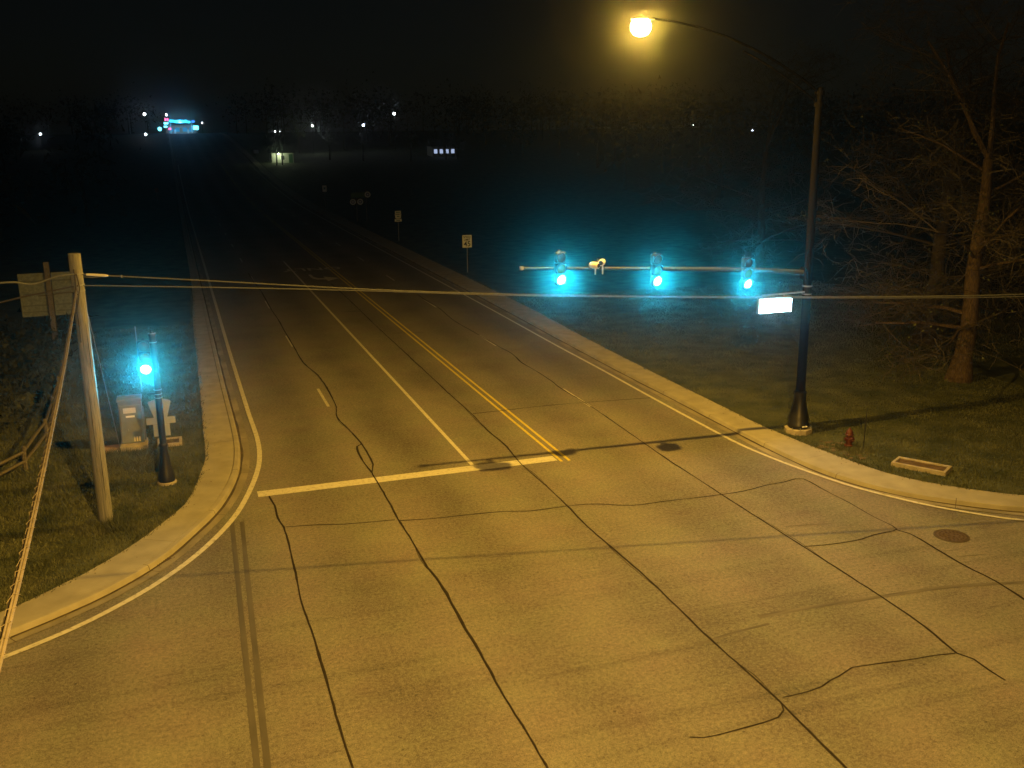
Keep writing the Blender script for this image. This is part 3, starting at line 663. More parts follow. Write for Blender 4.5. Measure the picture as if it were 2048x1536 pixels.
# utility pole
UX, UY = -2.62, 28.92
t = thing('utility_pole', 'weathered grey wooden utility pole standing in grass at left', 'utility pole', (UX, UY, 0))
prof = []
for i in range(15):
    z = 7.9*i/14; prof.append((.195-.035*z/7.9, z))
pb = MB().lathe((0, 0, 0), prof, 18)
pb.v = [(x*(1+.03*mnoise.noise(Vector((x*8, y*8, z*.5)))), y*(1+.03*mnoise.noise(Vector((x*8, y*8, z*.5)))), z) for x, y, z in pb.v]
pb.build('pole_shaft', M_WOOD, t, True)
for k_, (a, z0, z1) in enumerate(((-1.2, .9, 2.6), (-1.75, 2.2, 4.2), (-1.0, 4.4, 6.0))):
    v = [(.1985*math.cos(a)*(1-.1*(z0+(z1-z0)*q)/7.9), .1985*math.sin(a)*(1-.1*(z0+(z1-z0)*q)/7.9), z0+(z1-z0)*q) for q in (0, .25, .5, .75, 1)]
    MB().tube(v, [.002, .007, .009, .006, .002], 4).build('drying_check', M_SEAL, t)
for z, a in ((7.36, -1.5), (7.06, -1.5), (6.9, -1.6)):
    MB().lathe((0, 0, z-.02), [(.178, 0), (.178, .035)], 16).build('pole_band', M_GALV, t)
    MB().lathe((.18*math.cos(a), .18*math.sin(a)-.04, z), [(.02, -.04), (.02, .06)], 8, axis='Y').build('bolt', M_LID, t)
MB().tube([(-.04, -.17, 7.5), (-.03, -.20, 7.2), (-.06, -.19, 6.6), (-.075, -.185, 5.5)], .022, 6).build('riser_cable', M_CABLE, t)
MB().tube([(.02, -.19, 7.35), (.06, -.21, 7.0), (-.02, -.22, 6.6), (-.1, -.2, 6.3)], .016, 6).build('cable_loop', M_CABLE, t)
def wire(name, pts, r, m, label, group=None, n=6, step=.8):
    o = MB().tube(smooth_poly(pts, step), r, n).build(name, m, None, True); return tag(o, label, 'cable', group)
GW = 'overhead cables on the wooden pole'
uw = [(-2.47, 28.69, 7.36), (.5, 28.05, 7.12), (3.4, 27.4, 6.87), (5.8, 26.87, 6.68), (8.54, 26.27, 6.51), (11.4, 25.64, 6.37), (14.23, 25.02, 6.26), (20.2, 23.71, 6.09), (24.03, 22.87, 6.05), (34, 20.7, 6.2), (46, 18.0, 6.6)]
lw = [(-2.47, 28.69, 7.06), (.51, 28.04, 6.93), (3.39, 27.4, 6.79), (5.8, 26.87, 6.65), (8.54, 26.27, 6.475), (11.4, 25.64, 6.35), (14.23, 25.02, 6.235), (20.2, 23.71, 6.05), (24.03, 22.87, 5.98), (34, 20.7, 6.05), (46, 18.0, 6.4)]
wr = thing('overhead_wire', 'upper bright span wire running right from the wooden pole with a splice', 'cable', group=GW)
MB().tube(smooth_poly(uw, .8), .018, 6).build('conductor', M_WIRE, wr, True)
MB().tube([(-2.35, 28.66, 7.352), (-2.1, 28.61, 7.33), (-1.87, 28.56, 7.31), (-1.80, 28.545, 7.305)], [.03, .036, .036, .02], 8).build('dead_end_grip', M_PLASTIC, wr)
MB().tube([(-1.74, 28.53, 7.30), (-1.5, 28.48, 7.281), (-1.46, 28.47, 7.279)], [.012, .012, .05], 8).build('turnbuckle', M_GALV, wr)
MB().tube([(-2.45, 28.66, 7.30), (-2.2, 28.62, 7.27), (-1.98, 28.58, 7.30)], .016, 6).build('tail_wire', M_WIRE, wr)
wire('overhead_wire', lw, .016, M_WIRE, 'lower bright span wire running right from the wooden pole', GW)
wire('overhead_wire', [(-2.66, 28.72, 7.37), (-3.07, 28.72, 7.34), (-3.45, 28.72, 7.22), (-3.76, 28.72, 7.16), (-4.1, 28.72, 7.24), (-4.5, 28.72, 7.24), (-6, 28.7, 7.15), (-14, 28.5, 7.0), (-30, 28.2, 7.3)], .026, M_WIRE, 'pale wavy cable running left from near the top of the wooden pole', GW, step=.15)
wire('overhead_wire', [(-2.70, 28.72, 7.05), (-3.3, 28.72, 6.95), (-3.92, 28.72, 6.85), (-4.53, 28.72, 6.73), (-5.74, 28.7, 6.48), (-14, 28.5, 5.6), (-30, 28.2, 6)], .024, M_CABLE, 'dark sloping cable leaving left below the wavy cable on the wooden pole', GW)
wire('overhead_wire', [(-2.62, 28.73, 6.82), (-2.8, 28.72, 6.9), (-3.2, 28.72, 6.86), (-3.6, 28.72, 6.84)], .018, M_CABLE, 'short slack cable tail looping off the left side of the wooden pole', GW, step=.1)
wire('guy_wire', [(-2.5, 29.1, 6.4), (-2.5, 32.7, 3.1), (-2.52, 36.1, .05)], .012, M_GALV, 'thin guy wire slanting down right of the pole beside the cabinet')
wire('guy_wire', [(-2.75, 29.1, 6.6), (-3.9, 35.5, 3.3), (-5.05, 42.1, .05)], .008, M_GALV, 'faint guy wire slanting down behind the thick cable at left')
# thick lashed bundle that runs from the pole past the viewpoint
cb = thing('cable_bundle', 'thick lashed cable bundle running steeply down from the wooden pole to lower left', 'cable', group=GW)
ctr = smooth_poly([(-2.66, 28.7, 6.92), (-2.36, 23, 6.84), (-2.15, 19, 6.82), (-1.8, 12, 6.90), (-1.6, 8, 7.06), (-1.42, 4, 7.27), (-1.3, 1, 7.45), (-1.4, -2.0, 7.65)], .25)
MB().tube([p+Vector((-.020, 0, -.008)) for p in ctr], .024, 8).build('cable', M_CABLE, cb, True)
MB().tube([p+Vector((.020, 0, .010)) for p in ctr], .018, 8).build('strand', M_TAN, cb, True)
MB().tube([p+Vector((.0, 0, .032)) for p in ctr], .010, 8).build('cable', M_TAN, cb, True)
hel = []
for i, p in enumerate(ctr):
    for q in range(3):
        j = min(i+1, len(ctr)-1); pp = p.lerp(ctr[j], q/3); a = (i*3+q)*2*PI/3.7
        hel.append(pp+Vector((.048*math.cos(a), 0, .010+.042*math.sin(a))))
MB().tube(hel, .0035, 4).build('lashing_wire', M_TAN, cb)
# controller cabinet on its slab
t = thing('signal_cabinet', 'grey aluminium traffic control cabinet on a concrete base at left corner', 'cabinet', (-2.08, 36.55, 0))
MB().box((.02, -.2, .14), (.92, .95, .28), bev=.02).build('base_slab', M_CONC2, t)
MB().box((0, 0, 1.09), (.78, .62, 1.62), bev=.015).build('body', M_CAB, t)
MB().box((0, -.02, 1.87), (.84, .70, .10), bev=.02).build('hood', M_CAB, t)
d = MB().box((0, -.325, 1.0), (.70, .03, 1.38), bev=.01).build('door', M_CAB, t)
MB().box((-.02, -.346, 1.50), (.42, .006, .19), bev=.002).build('label_plate', M_LAB, d)
MB().box((-.01, -.346, 1.28), (.30, .006, .07), bev=.002).build('label_plate', M_PLASTIC, d)
MB().box((-.12, -.352, .78), (.03, .03, .10), bev=.006).build('handle', M_GALV, d)
for q in range(3): MB().box((.06+.085*q, -.346, .44), (.05, .006, .18), bev=.002).build('vent_slot', M_LAB, d)
MB().tube([(.42, -.05, .3), (.42, -.05, 1.5), (.40, -.05, 1.55)], .025, 8).build('conduit', M_GALV, t)
pb = MB().box((-3.0, 36.25, .10), (.95, .95, .12), bev=.02).build('concrete_pad', mat('stained_concrete', (.30, .21, .13), .9, .25, 3, .4, 40)); tag(pb, 'tan concrete pad beside the control cabinet behind the wooden pole', 'pad')
def handhole(loc, lx, ly, rz, label):
    t = thing('handhole', label, 'handhole', loc, rz)
    for (cx, cy, sx_, sy_) in ((0, ly/2-.05, lx, .10), (0, -ly/2+.05, lx, .10), (lx/2-.05, 0, .10, ly-.2), (-lx/2+.05, 0, .10, ly-.2)):
        MB().box((cx, cy, .08), (sx_, sy_, .16), bev=.012).build('rim', M_CONC2, t)
    MB().box((0, 0, .055), (lx-.2, ly-.2, .12), bev=.01).build('lid', mat('brown_lid', (.085, .055, .03), .85, .4, 6, .5, 30), t)
    MB().box((lx*.2, 0, .118), (.09, .03, .006)).build('pull_slot', M_LID, t)
handhole((-.86, 36.35, .05), .85, .80, 0, 'square concrete rimmed access hatch in grass behind the left black post')
handhole((22.53, 24.75, .07), 1.72, .78, math.radians(-57), 'long concrete rimmed access hatch in the right lawn by kerb')
# split rail fence
fp = [(-8.6, 28.9), (-7.05, 32.0), (-5.46, 35.05), (-5.15, 38.4), (-5.25, 41.8), (-5.35, 45.2), (-5.45, 48.6)]
t = thing('rail_fence', 'old split rail wooden fence in dim grass at far left', 'fence', (0, 0, 0))
for i, (x, y) in enumerate(fp):
    h = .95+rnd.uniform(-.05, .05); o = MB()
    o.tube([(x, y, 0), (x+rnd.uniform(-.02, .02), y, h*.5), (x+rnd.uniform(-.03, .03), y+rnd.uniform(-.03, .03), h)], [.085, .08, .07], 7); o.build('post', M_FWOOD, t)
    if i < len(fp)-1:
        x2, y2 = fp[i+1]
        for z in (.38, .74):
            MB().tube([(x, y, z+rnd.uniform(-.03, .03)), ((x+x2)/2+rnd.uniform(-.04, .04), (y+y2)/2, z-.02), (x2, y2, z+rnd.uniform(-.04, .04))], [.05, .06, .05], 6).build('rail', M_FWOOD, t)
# twin panel sign on a square post
t = thing('notice_sign', 'tall square post carrying two weathered board panels at far left', 'sign', (-6.5, 56.3, 0))
MB().box((0, 0, 2.3), (.26, .26, 4.6), bev=.02).build('post', M_FWOOD, t)
for cx, sx_ in ((-.78, 1.30), (.66, 1.0)):
    p = MB().box((cx, .05, 2.9), (sx_, .06, 2.27), bev=.01).build('panel', M_BOARD, t)
    for k_, z in enumerate((3.9, 3.62, 3.3, 2.95, 2.62, 2.35, 2.2, 2.02, 1.86)):
        MB().box((cx, .012, z), (sx_*(.9 if k_ % 3 else .75), .012, .05 if k_ > 4 else .08), bev=.002).build('batten', M_BATT if k_ % 2 else M_BOARD, p)

# ================================================================== RIGHT CORNER SMALL THINGS
t = thing('fire_hydrant', 'red fire hydrant in bare dirt on the right lawn', 'fire hydrant', (21.55, 27.22, .08))
MB().lathe((0, 0, 0), [(.17, 0), (.17, .04), (.115, .06), (.11, .12), (.155, .14), (.155, .18), (.11, .2), (.105, .5), (.14, .52), (.145, .56), (.12, .58), (.115, .64), (.085, .71), (.04, .745), (.03, .79), (.01, .8)], 16).build('barrel', M_RED, t, True)
for a, r0, l in ((-PI/2, .075, .2), (0, .055, .18), (PI, .055, .18)):
    c, s_ = math.cos(a), math.sin(a); MB().tube([(c*.08, s_*.08, .40), (c*l, s_*l, .40), (c*l, s_*l, .40)], [r0, r0, r0*.9], 10).build('outlet_cap', M_RED, t)
    MB().tube([(c*l, s_*l, .40), (c*(l+.04), s_*(l+.04), .40)], .022, 5).build('outlet_nut', M_LID, t)
o = MB().tube([(0, 0, 0), (.015, 0, .8), (.03, 0, 1.58)], [.02, .018, .016], 6).build('marker_stake', M_BLACK); o.location = (21.9, 26.88, .05)
tag(o, 'thin dark marker stake standing in grass beside the fire hydrant', 'stake')
t = thing('manhole_cover', 'round dark iron manhole cover in the road at right', 'manhole cover', (19.57, 20.1, 0))
MB().lathe((0, 0, .002), [(.47, 0), (.465, .008), (.40, .010)], 28).build('frame', M_LID, t)
lid = MB().lathe((0, 0, .012), [(.385, 0), (.38, .006)], 28).build('lid', mat('worn_iron_lid', (.075, .055, .05), .5, .3, 14, .2, 40), t)
for rr, n_ in ((.31, 18), (.21, 12), (.10, 4)):
    mb = MB()
    for k_ in range(n_):
        a = 2*PI*k_/n_; mb.box((rr*math.cos(a), rr*math.sin(a), .021), (.05, .045, .008), rz=a)
    mb.build('raised_studs', M_LID, lid)

# ================================================================== ROADSIDE SIGNS UP THE ROAD
def signpost(x, y, h, name, label, group='small signs along the far roadside'):
    t = thing(name, label, 'sign', (x, y, hz(y)), group=group)
    MB().box((0, .04, h/2), (.06, .05, h)).build('post', M_GALV, t); return t
FACE = Matrix.Rotation(PI/2, 4, 'X')
t = signpost(21.7, 74.9, 3.05, 'speed_limit_sign', 'white speed limit 45 sign right of the road', None)
MB().box((0, 0, 2.54), (.77, .02, .98), bev=.006).build('panel', M_SIGNW, t)
for z, s_, tx in ((2.87, .17, 'SPEED'), (2.66, .17, 'LIMIT'), (2.32, .42, '45')):
    text_mesh(tx, s_*1.35, M_INK, t, Matrix.Translation((0, -.014, z)) @ FACE)
t = signpost(21.7, 100, 3.0, 'route_marker', 'stacked pale blue route marker assembly beyond the speed limit sign')
MB().box((0, 0, 2.97), (.62, .02, .30), bev=.006).build('panel', M_SIGNW, t)
MB().prism([(-.34, 2.78), (-.30, 2.6), (-.30, 2.42), (-.2, 2.34), (.2, 2.34), (.30, 2.42), (.30, 2.6), (.34, 2.78), (.0, 2.74)], -.01, .01).build('shield', M_SIGNW, t)
MB().box((0, 0, 2.17), (.74, .02, .27), bev=.006).build('panel', M_SIGNW, t)
for z, ww in ((2.97, .42), (2.56, .26), (2.17, .4)): MB().box((0, -.012, z), (ww, .004, .09)).build('legend_bar', M_SIGNB, t)
t = signpost(21.7, 150.6, 2.6, 'roadside_sign', 'tiny white upright sign left of the round emblems')
MB().box((0, 0, 2.75), (.62, .02, .92), bev=.006).build('panel', M_SIGNW, t); MB().box((0, -.012, 2.8), (.3, .004, .3)).build('legend_bar', M_SIGNB, t)
t = signpost(21.9, 271, 1.3, 'roadside_sign', 'tiny pale board sign by the lit trees far up the road')
MB().box((0, 0, 1.3), (1.25, .03, .85), bev=.006).build('panel', M_SIGNW, t)
t = signpost(-2.2, 171, 2.2, 'roadside_sign', 'barely visible reddish sign left of the dark road')
MB().box((0, 0, 1.8), (.6, .02, .7), bev=.006).build('panel', M_RED, t)
t = thing('welcome_sign', 'dark green welcome board with three round pale emblems right of the road', 'sign', (22.2, 124, 0))
MB().box((-.45, .05, 2.0), (.09, .09, 4.0)).build('post', M_FWOOD, t); MB().box((.75, .05, 2.0), (.09, .09, 4.0)).build('post', M_FWOOD, t)
MB().box((-.2, 0, 3.35), (1.9, .04, .62), bev=.01).build('panel', M_SIGNG, t)
M_EMB = mat('emblem_blue', (.10, .14, .35), .5, .05); M_EMB2 = mat('emblem_white', (.55, .6, .68), .5, .05)
for x, z in ((-.93, 2.52), (-.02, 2.52), (.95, 3.38)):
    e = MB().lathe((x, -.04, z), [(.37, .03), (.37, 0), (.30, -.004)], 20, axis='Y').build('emblem', M_EMB2, t)
    MB().lathe((x, -.046, z), [(.23, .002), (.22, -.004)], 18, axis='Y').build('emblem_centre', M_EMB, e)
    MB().lathe((x, -.052, z), [(.10, .001), (.09, -.004)], 6, axis='Y').build('emblem_mark', M_EMB2, e)

# ================================================================== TREES
def branch(mb, tw, p, d, L, r, depth, rg, leaves, droop=.0, nmin=3, trunk=False):
    n = 4; pts = [p]; rs = [r]; q = p.copy(); dd = d.copy()
    for i in range(n):
        dd = (dd+Vector((rg.uniform(-.22, .22), rg.uniform(-.22, .22), rg.uniform(-.16, .16)-droop))*(.9 if depth > 0 else .35)).normalized()
        q = q+dd*L/n; pts.append(q.copy()); rs.append(r*(1-.55*(i+1)/n))
    (mb if depth < 2 else tw).tube(pts, rs, 8 if depth == 0 else (5 if depth == 1 else 3), cap=False)
    if depth >= 4: 
        if leaves is not None:
            for _ in range(2):
                c = pts[-1]+Vector((rg.uniform(-.12, .12), rg.uniform(-.12, .12), rg.uniform(-.12, .12))); s_ = rg.uniform(.03, .07)
                a = Vector((rg.uniform(-1, 1), rg.uniform(-1, 1), rg.uniform(-1, 1))).normalized(); b = a.orthogonal().normalized()
                leaves.add([c, c+a*s_+b*s_*.5, c+a*2*s_, c+a*s_-b*s_*.5], [(0, 1, 2, 3)])
        return
    k = rg.randint(nmin, nmin+2) if depth < 3 else rg.randint(4, 6)
    for i in range(k):
        t = rg.uniform(.35, 1) if depth else rg.uniform(.45, 1.0); j = min(n-1, int(t*n)); base_ = pts[j].lerp(pts[j+1], t*n-j)
        side = Vector((rg.uniform(-1, 1), rg.uniform(-1, 1), rg.uniform(-.25, .55) if depth else rg.uniform(.05, .6))).normalized()
        nd = (dd*.45+side*.9).normalized()
        branch(mb, tw, base_, nd, L*rg.uniform(.5, .72), max(rs[j]*rg.uniform(.35, .55), .005), depth+1, rg, leaves, droop, nmin)
def tree(loc, label, H, r, seed, lean=(0, 0), droop=.04, nmin=4, group='bare branched trees on the right lawn', name='tree', leafy=True, bark=M_BARK, tangle=2600):
    rg = random.Random(seed); t = thing(name, label, 'tree', loc, group=group)
    trunk, tw, lv = MB(), MB(), MB()
    # flared trunk
    tp = []; tr = []
    for i in range(9):
        z = H*.62*i/8; tp.append(Vector((lean[0]*z+.05*math.sin(z*1.3+seed), lean[1]*z+.05*math.cos(z*1.1), z-.05))); tr.append(r*(1-.5*i/8)+r*.55*math.exp(-z*2.2))
    trunk.tube(tp, tr, 12)
    br_ = MB()
    for i in range(int(13*nmin/4)):
        zt = rg.uniform(.24, 1.0); j = min(7, int(zt*8)); p = tp[j].lerp(tp[j+1], zt*8-j); a = i*2.4+rg.uniform(-.5, .5)
        d = Vector((math.cos(a), math.sin(a), rg.uniform(-.05, .5)+.7*(zt-.4))).normalized()
        branch(br_, tw, p, d, H*rg.uniform(.22, .40), tr[j]*rg.uniform(.18, .30), 1, rg, lv if leafy else None, droop, nmin)
    top = tp[-1]
    for i in range(3): branch(br_, tw, top, Vector((rg.uniform(-.5, .5), rg.uniform(-.5, .5), 1)).normalized(), H*.36, tr[-1]*.55, 1, rg, lv if leafy else None, droop*.4, nmin)
    src = [Vector(v) for v in tw.v[::5]+br_.v[::3]]
    for _ in range(tangle):
        p = rg.choice(src).copy()
        if p.z < 1.6: continue
        d = Vector((rg.uniform(-1, 1), rg.uniform(-1, 1), rg.uniform(-.8, .6))).normalized(); L = rg.uniform(.5, 1.5); q = [p]
        for k_ in range(4):
            d = (d+Vector((rg.uniform(-.6, .6), rg.uniform(-.6, .6), rg.uniform(-.6, .5)))).normalized(); q.append(q[-1]+d*L/4)
        tw.tube(q, [.014, .012, .010, .007, .004], 3, cap=False)
    trunk.build('trunk', bark, t, True); b = br_.build('limbs', bark, t, True); c = tw.build('crown', M_TWIG, t)
    if leafy and lv.v: lv.build('leaves', M_LEAF, c)
    return t
tree((32.25, 33.6, .05), 'large tree with pale lit trunk and drooping bare boughs on right lawn', 15.5, .40, 11, (.03, .0), .035, 4)
tree((36.4, 40.6, .05), 'leaning dim trunk standing behind the large lit tree', 14, .46, 23, (.10, .02), .03, 4, bark=M_BARK2)
tree((42.5, 38.5, .05), 'dark tree rising at the right picture edge beyond the lit trunk', 15, .34, 37, (0, 0), .03, 4, bark=M_BARK2)
tree((40.0, 62.0, .05), 'distant dark tree in the gap between pole and leaning trunk', 15, .34, 53, (0, 0), .03, 4, bark=M_BARK2)
# undergrowth behind the right trees
rg = random.Random(5); ub = MB()
for i in range(420):
    x, y = rg.uniform(34, 52), rg.uniform(38, 52); p = Vector((x, y, 0.05)); d = Vector((rg.uniform(-.5, .5), rg.uniform(-.5, .5), 1)).normalized(); L = rg.uniform(.8, 2.6)
    q = [p]; dd = d
    for k_ in range(3): dd = (dd+Vector((rg.uniform(-.4, .4), rg.uniform(-.4, .4), -.12))).normalized(); q.append(q[-1]+dd*L/3)
    ub.tube(q, [.014, .011, .008, .004], 3, cap=False)
    for _ in range(3):
        s0 = q[rg.randint(1, 2)]; ub.tube([s0, s0+Vector((rg.uniform(-.5, .5), rg.uniform(-.5, .5), rg.uniform(-.1, .5)))], [.007, .003], 3, cap=False)
tag(ub.build('undergrowth', M_TWIG), kind='stuff')
# trees in front of the lit yards far up the road
def small_tree(loc, label, H, r, seed, grp='trees before the distant lit yards'):
    rg = random.Random(seed); t = thing('tree', label, 'tree', loc, group=grp)
    tb = MB().tube([(0, 0, -.1), (.05, 0, H*.25), (rg.uniform(-.3, .3), 0, H*.5), (rg.uniform(-.4, .4), .1, H*.8)], [r, r*.75, r*.55, r*.2], 7); tb.build('trunk', M_BARK2, t)
    c = MB(); cl = [(Vector((rg.gauss(0, H*.17), rg.gauss(0, H*.17), H*rg.uniform(.38, .95))), rg.uniform(.5, 1.2)) for _ in range(16)]
    for _ in range(700):
        cc, s0 = cl[rg.randrange(16)]; p = cc+Vector((rg.gauss(0, s0*.6), rg.gauss(0, s0*.6), rg.gauss(0, s0*.5))); s_ = rg.uniform(.06, .15)
        a = Vector((rg.uniform(-1, 1), rg.uniform(-1, 1), rg.uniform(-1, 1))).normalized(); b = a.orthogonal().normalized()
        c.add([p, p+a*s_+b*s_*.6, p+a*2*s_, p+a*s_-b*s_*.6], [(0, 1, 2, 3)])
    for _ in range(26):
        cc, s0 = cl[rg.randrange(16)]; c.tube([(0, 0, H*rg.uniform(.3, .6)), cc*.6+Vector((0, 0, .2*H)), cc], [.06, .04, .015], 4, cap=False)
    c.build('crown', M_LEAF, t); return t
for i, (x, y, H, r, lb) in enumerate(((24.2, 243, 9, .22, 'dark tree whose trunk crosses the lit lawn far up the road'), (25.6, 244, 10, .20, 'slim dark tree just right of the lit lawn trunk'), (34.0, 279, 11, .24, 'distant tree with lamp lit green crown'), (38.5, 255, 10, .24, 'dark distant tree between the two yard lamps'), (46, 250, 9, .24, 'dark distant tree left of the bluish yard lamp'), (57, 245, 10, .25, 'dark distant tree right of the bluish yard lamp'), (67.3, 250, 7, .16, 'distant tree in front of the bluish lit windows'), (70.6, 251, 7, .16, 'distant tree right of the bluish lit windows'))):
    small_tree((x, y, hz(y)), lb, H, r, 60+i)
# woodland skyline: far-off mass of trees
def woods():
    rs = np.random.RandomState(9); V = []; Q = []
    spots_ = []
    for _ in range(70): spots_.append((rs.uniform(-330, 4), rs.uniform(420, 520), rs.uniform(11, 17)))
    for _ in range(60): spots_.append((rs.uniform(-150, -8), rs.uniform(75, 300), rs.uniform(8, 13)))
    for _ in range(150): spots_.append((rs.uniform(26, 420), rs.uniform(285, 470), rs.uniform(11, 18)))
    for _ in range(80): spots_.append((rs.uniform(75, 260), rs.uniform(70, 280), rs.uniform(11, 18)))
    out = []
    for x, y, H in spots_:
        z0 = hz(y); n = 170
        c = rs.normal(0, 1, (n, 3))*np.array([H*.2, H*.2, H*.2])+np.array([x, y, z0+H*.62]); a = rs.normal(0, 1, (n, 3)); a /= np.linalg.norm(a, axis=1)[:, None]; b = rs.normal(0, 1, (n, 3))
        s_ = rs.uniform(.5, 1.3, (n, 1)); out.append(np.stack([c, c+a*s_, c+a*s_*.6+b*s_*.5], 1))
        for q in range(4):
            a0 = q*PI/2; out.append(np.array([[[x+.3*math.cos(a0), y+.3*math.sin(a0), z0-.3], [x+.3*math.cos(a0+PI/2), y+.3*math.sin(a0+PI/2), z0-.3], [x, y, z0+H*.7]]]))
    V = np.concatenate(out); f = np.arange(len(V)*3).reshape(-1, 3)
    tag(np_mesh('woods', V.reshape(-1, 3), f, M_DLEAF), kind='stuff')
woods()
# scrub at far left behind the fence
rs = np.random.RandomState(4); n = 9000
cx = rs.uniform(-16, -6.2, 60); cy = rs.uniform(38, 62, 60); k_ = rs.randint(0, 60, n)
c = np.stack([cx[k_]+rs.normal(0, .7, n), cy[k_]+rs.normal(0, .7, n), np.abs(rs.normal(.7, .5, n))], 1); a = rs.normal(0, .16, (n, 3)); b = rs.normal(0, .10, (n, 3))
tag(np_mesh('undergrowth', np.stack([c, c+a, c+b], 1).reshape(-1, 3), np.arange(n*3).reshape(-1, 3), M_DLEAF), kind='stuff')

# ================================================================== FAR BUILDINGS AND LIGHTS
def yard_lamp(x, y, z, label, col, st, r=.16, I=0):
    g = hz(y); t = thing('yard_lamp', label, 'lamp', (x, y, g), group='distant night lamps'); h = z-g
    MB().tube([(0, .15, -.2), (0, .15, h+.25)], .05, 6).build('post', M_BRONZE, t)
    MB().box((0, .05, h+.24), (.3, .5, .08), bev=.02).build('lamp_head', M_BRONZE, t)
    MB().lathe((0, 0, h), [(r*.4, -r), (r*.9, -r*.5), (r, 0), (r*.9, r*.5), (r*.4, r)], 10).build('lamp_globe', glow('lamp_globe', col, st), t, True)
    if I:
        ld = bpy.data.lights.new('lamp_light', 'POINT'); ld.energy = I*4*PI; ld.color = col; ld.shadow_soft_size = .1
        o = bpy.data.objects.new('lamp_light', ld); COL.objects.link(o); o.parent = t; o.location = (0, -.3, h-.1)
W = (.9, .95, 1.0)
yard_lamp(-6.3, 378, 17.6, 'white street lamp far left of the bright filling station', W, 26, .42)
yard_lamp(-31.9, 300, 11.2, 'small lone white lamp at the far left horizon', W, 22, .26)
yard_lamp(-6.0, 345, 10.8, 'low white lamp below the far left street lamp', W, 14, .34)
yard_lamp(30.0, 300, 11.25, 'small white lamp left of the lit distant trees', W, 9, .2)
yard_lamp(31.4, 300, 11.2, 'dim companion of the small lamp left of the lit trees', W, 5, .2)
yard_lamp(37.2, 274, 12.6, 'white lamp in front of the lit green tree crown', (.95, 1, .9), 20, .20, I=30)
yard_lamp(52.0, 280, 12.7, 'bluish white yard lamp glaring through branches', (.72, .78, 1), 45, .27)
yard_lamp(60.8, 280, 15.7, 'tall white lamp highest above the right treeline', W, 40, .30)
yard_lamp(110.5, 200, 11.62, 'tiny white lamp above the mast arm in dark woods', W, 7, .13)
yard_lamp(125.5, 200, 10.3, 'tiny bluish lamp in dark woods left of the tall pole', (.6, .7, 1), 12, .17)
# house whose wall and lawn are lit
def house(x, y, w_, d_, h_, label, nwin, lit, wall_lamp=None):
    t = thing('house', label, 'house', (x, y, hz(y)))
    MB().box((0, d_/2, h_/2), (w_, d_, h_)).build('wall', M_MASON, t)
    rf = MB(); rf.add([(-w_/2-.4, -.4, h_), (w_/2+.4, -.4, h_), (w_/2+.4, d_+.4, h_), (-w_/2-.4, d_+.4, h_), (-w_/2-.4, d_/2, h_+d_*.32), (w_/2+.4, d_/2, h_+d_*.32)], [(0, 1, 5, 4), (2, 3, 4, 5), (1, 2, 5), (3, 0, 4), (3, 2, 1, 0)]); rf.build('roof', M_ROOF, t)
    for i in range(nwin):
        xx = -w_/2+w_*(i+.5)/nwin
        fr = MB().box((xx, -.03, h_*.55), (1.05, .08, 1.25)).build('window', M_PLASTIC, t)
        MB().box((xx, -.08, h_*.55), (.85, .03, 1.05)).build('pane', lit if lit else M_INK, fr)
    MB().box((w_*.5-.7, -.03, 1.05), (.95, .06, 2.1)).build('door', M_SIGNG, t)
    if wall_lamp:
        ld = bpy.data.lights.new('wall_light', 'POINT'); ld.energy = wall_lamp*4*PI; ld.color = (.85, 1, .55); ld.shadow_soft_size = .1
        o = bpy.data.objects.new('wall_light', ld); COL.objects.link(o); o.parent = t; o.location = (-w_/2+1.6, -1.3, 2.0)
        MB().lathe((-w_/2+1.6, -.25, 2.3), [(.1, -.12), (.14, 0), (.1, .12)], 10).build('wall_lamp', glow('wall_lamp', (.9, 1, .7), 12), t)
house(26.4, 250, 5.2, 6, 2.4, 'pale low house with lamp lit wall behind tree trunks far up the road', 1, None, 15)
house(69, 258, 6.2, 6, 2.8, 'dark house with four bluish lit windows seen through branches', 4, glow('lit_pane', (.55, .68, 1.0), .75))
# filling station at the end of the road
SY = 425
lot = MB(); lot.add([(-40, 408, 10.94), (60, 408, 10.94), (60, 470, 10.94), (-40, 470, 10.94)], [(0, 1, 2, 3)])
tag(lot.build('forecourt', M_CONC), kind='structure')
M_CY = glow('cyan_led', (.03, .80, 1.0), 4); M_CYW = glow('pale_cyan_panel', (.16, .82, 1.0), 4); M_RD = glow('red_led', (1.0, .12, .32), 3.2); M_BLU = glow('blue_led', (.05, .22, 1.0), 2.5)
t = thing('filling_station', 'filling station canopy with cyan lit lettering at end of the road', 'filling station', (6.2, SY, 10.95))
MB().box((0, 4, 4.6), (10.4, 8, .9), bev=.05).build('canopy', M_ALU, t)
for x in (-4, 4):
    for y in (1, 7): MB().box((x, y, 2.1), (.35, .35, 4.2)).build('column', M_PLASTIC, t)
fz = 4.55
for x, z, ww, hh in ((-4.0, .28, 1.5, .75), (-2.9, .28, 1.0, .62), (-1.8, .05, 1.0, .9), (-.6, .1, 1.2, .95), (.55, .05, .9, .9), (1.7, .12, 1.0, .85), (2.75, -.2, 1.25, .6)):
    MB().box((x, -.05, fz+z), (ww, .08, hh), bev=.03).build('lit_letter', M_CY, t)
MB().box((4.6, -.05, fz), (1.0, .08, .6)).build('fascia_light', M_BLU, t)
k_ = MB().box((0, 14, 1.6), (12, 5, 3.2)).build('kiosk', M_MASON, t)
for x in (-4, -1.5, 1.5, 4): MB().box((x, 11.46, 1.5), (1.8, .08, 1.6)).build('pane', glow('kiosk_pane', (.05, .5, .75), .16), k_)
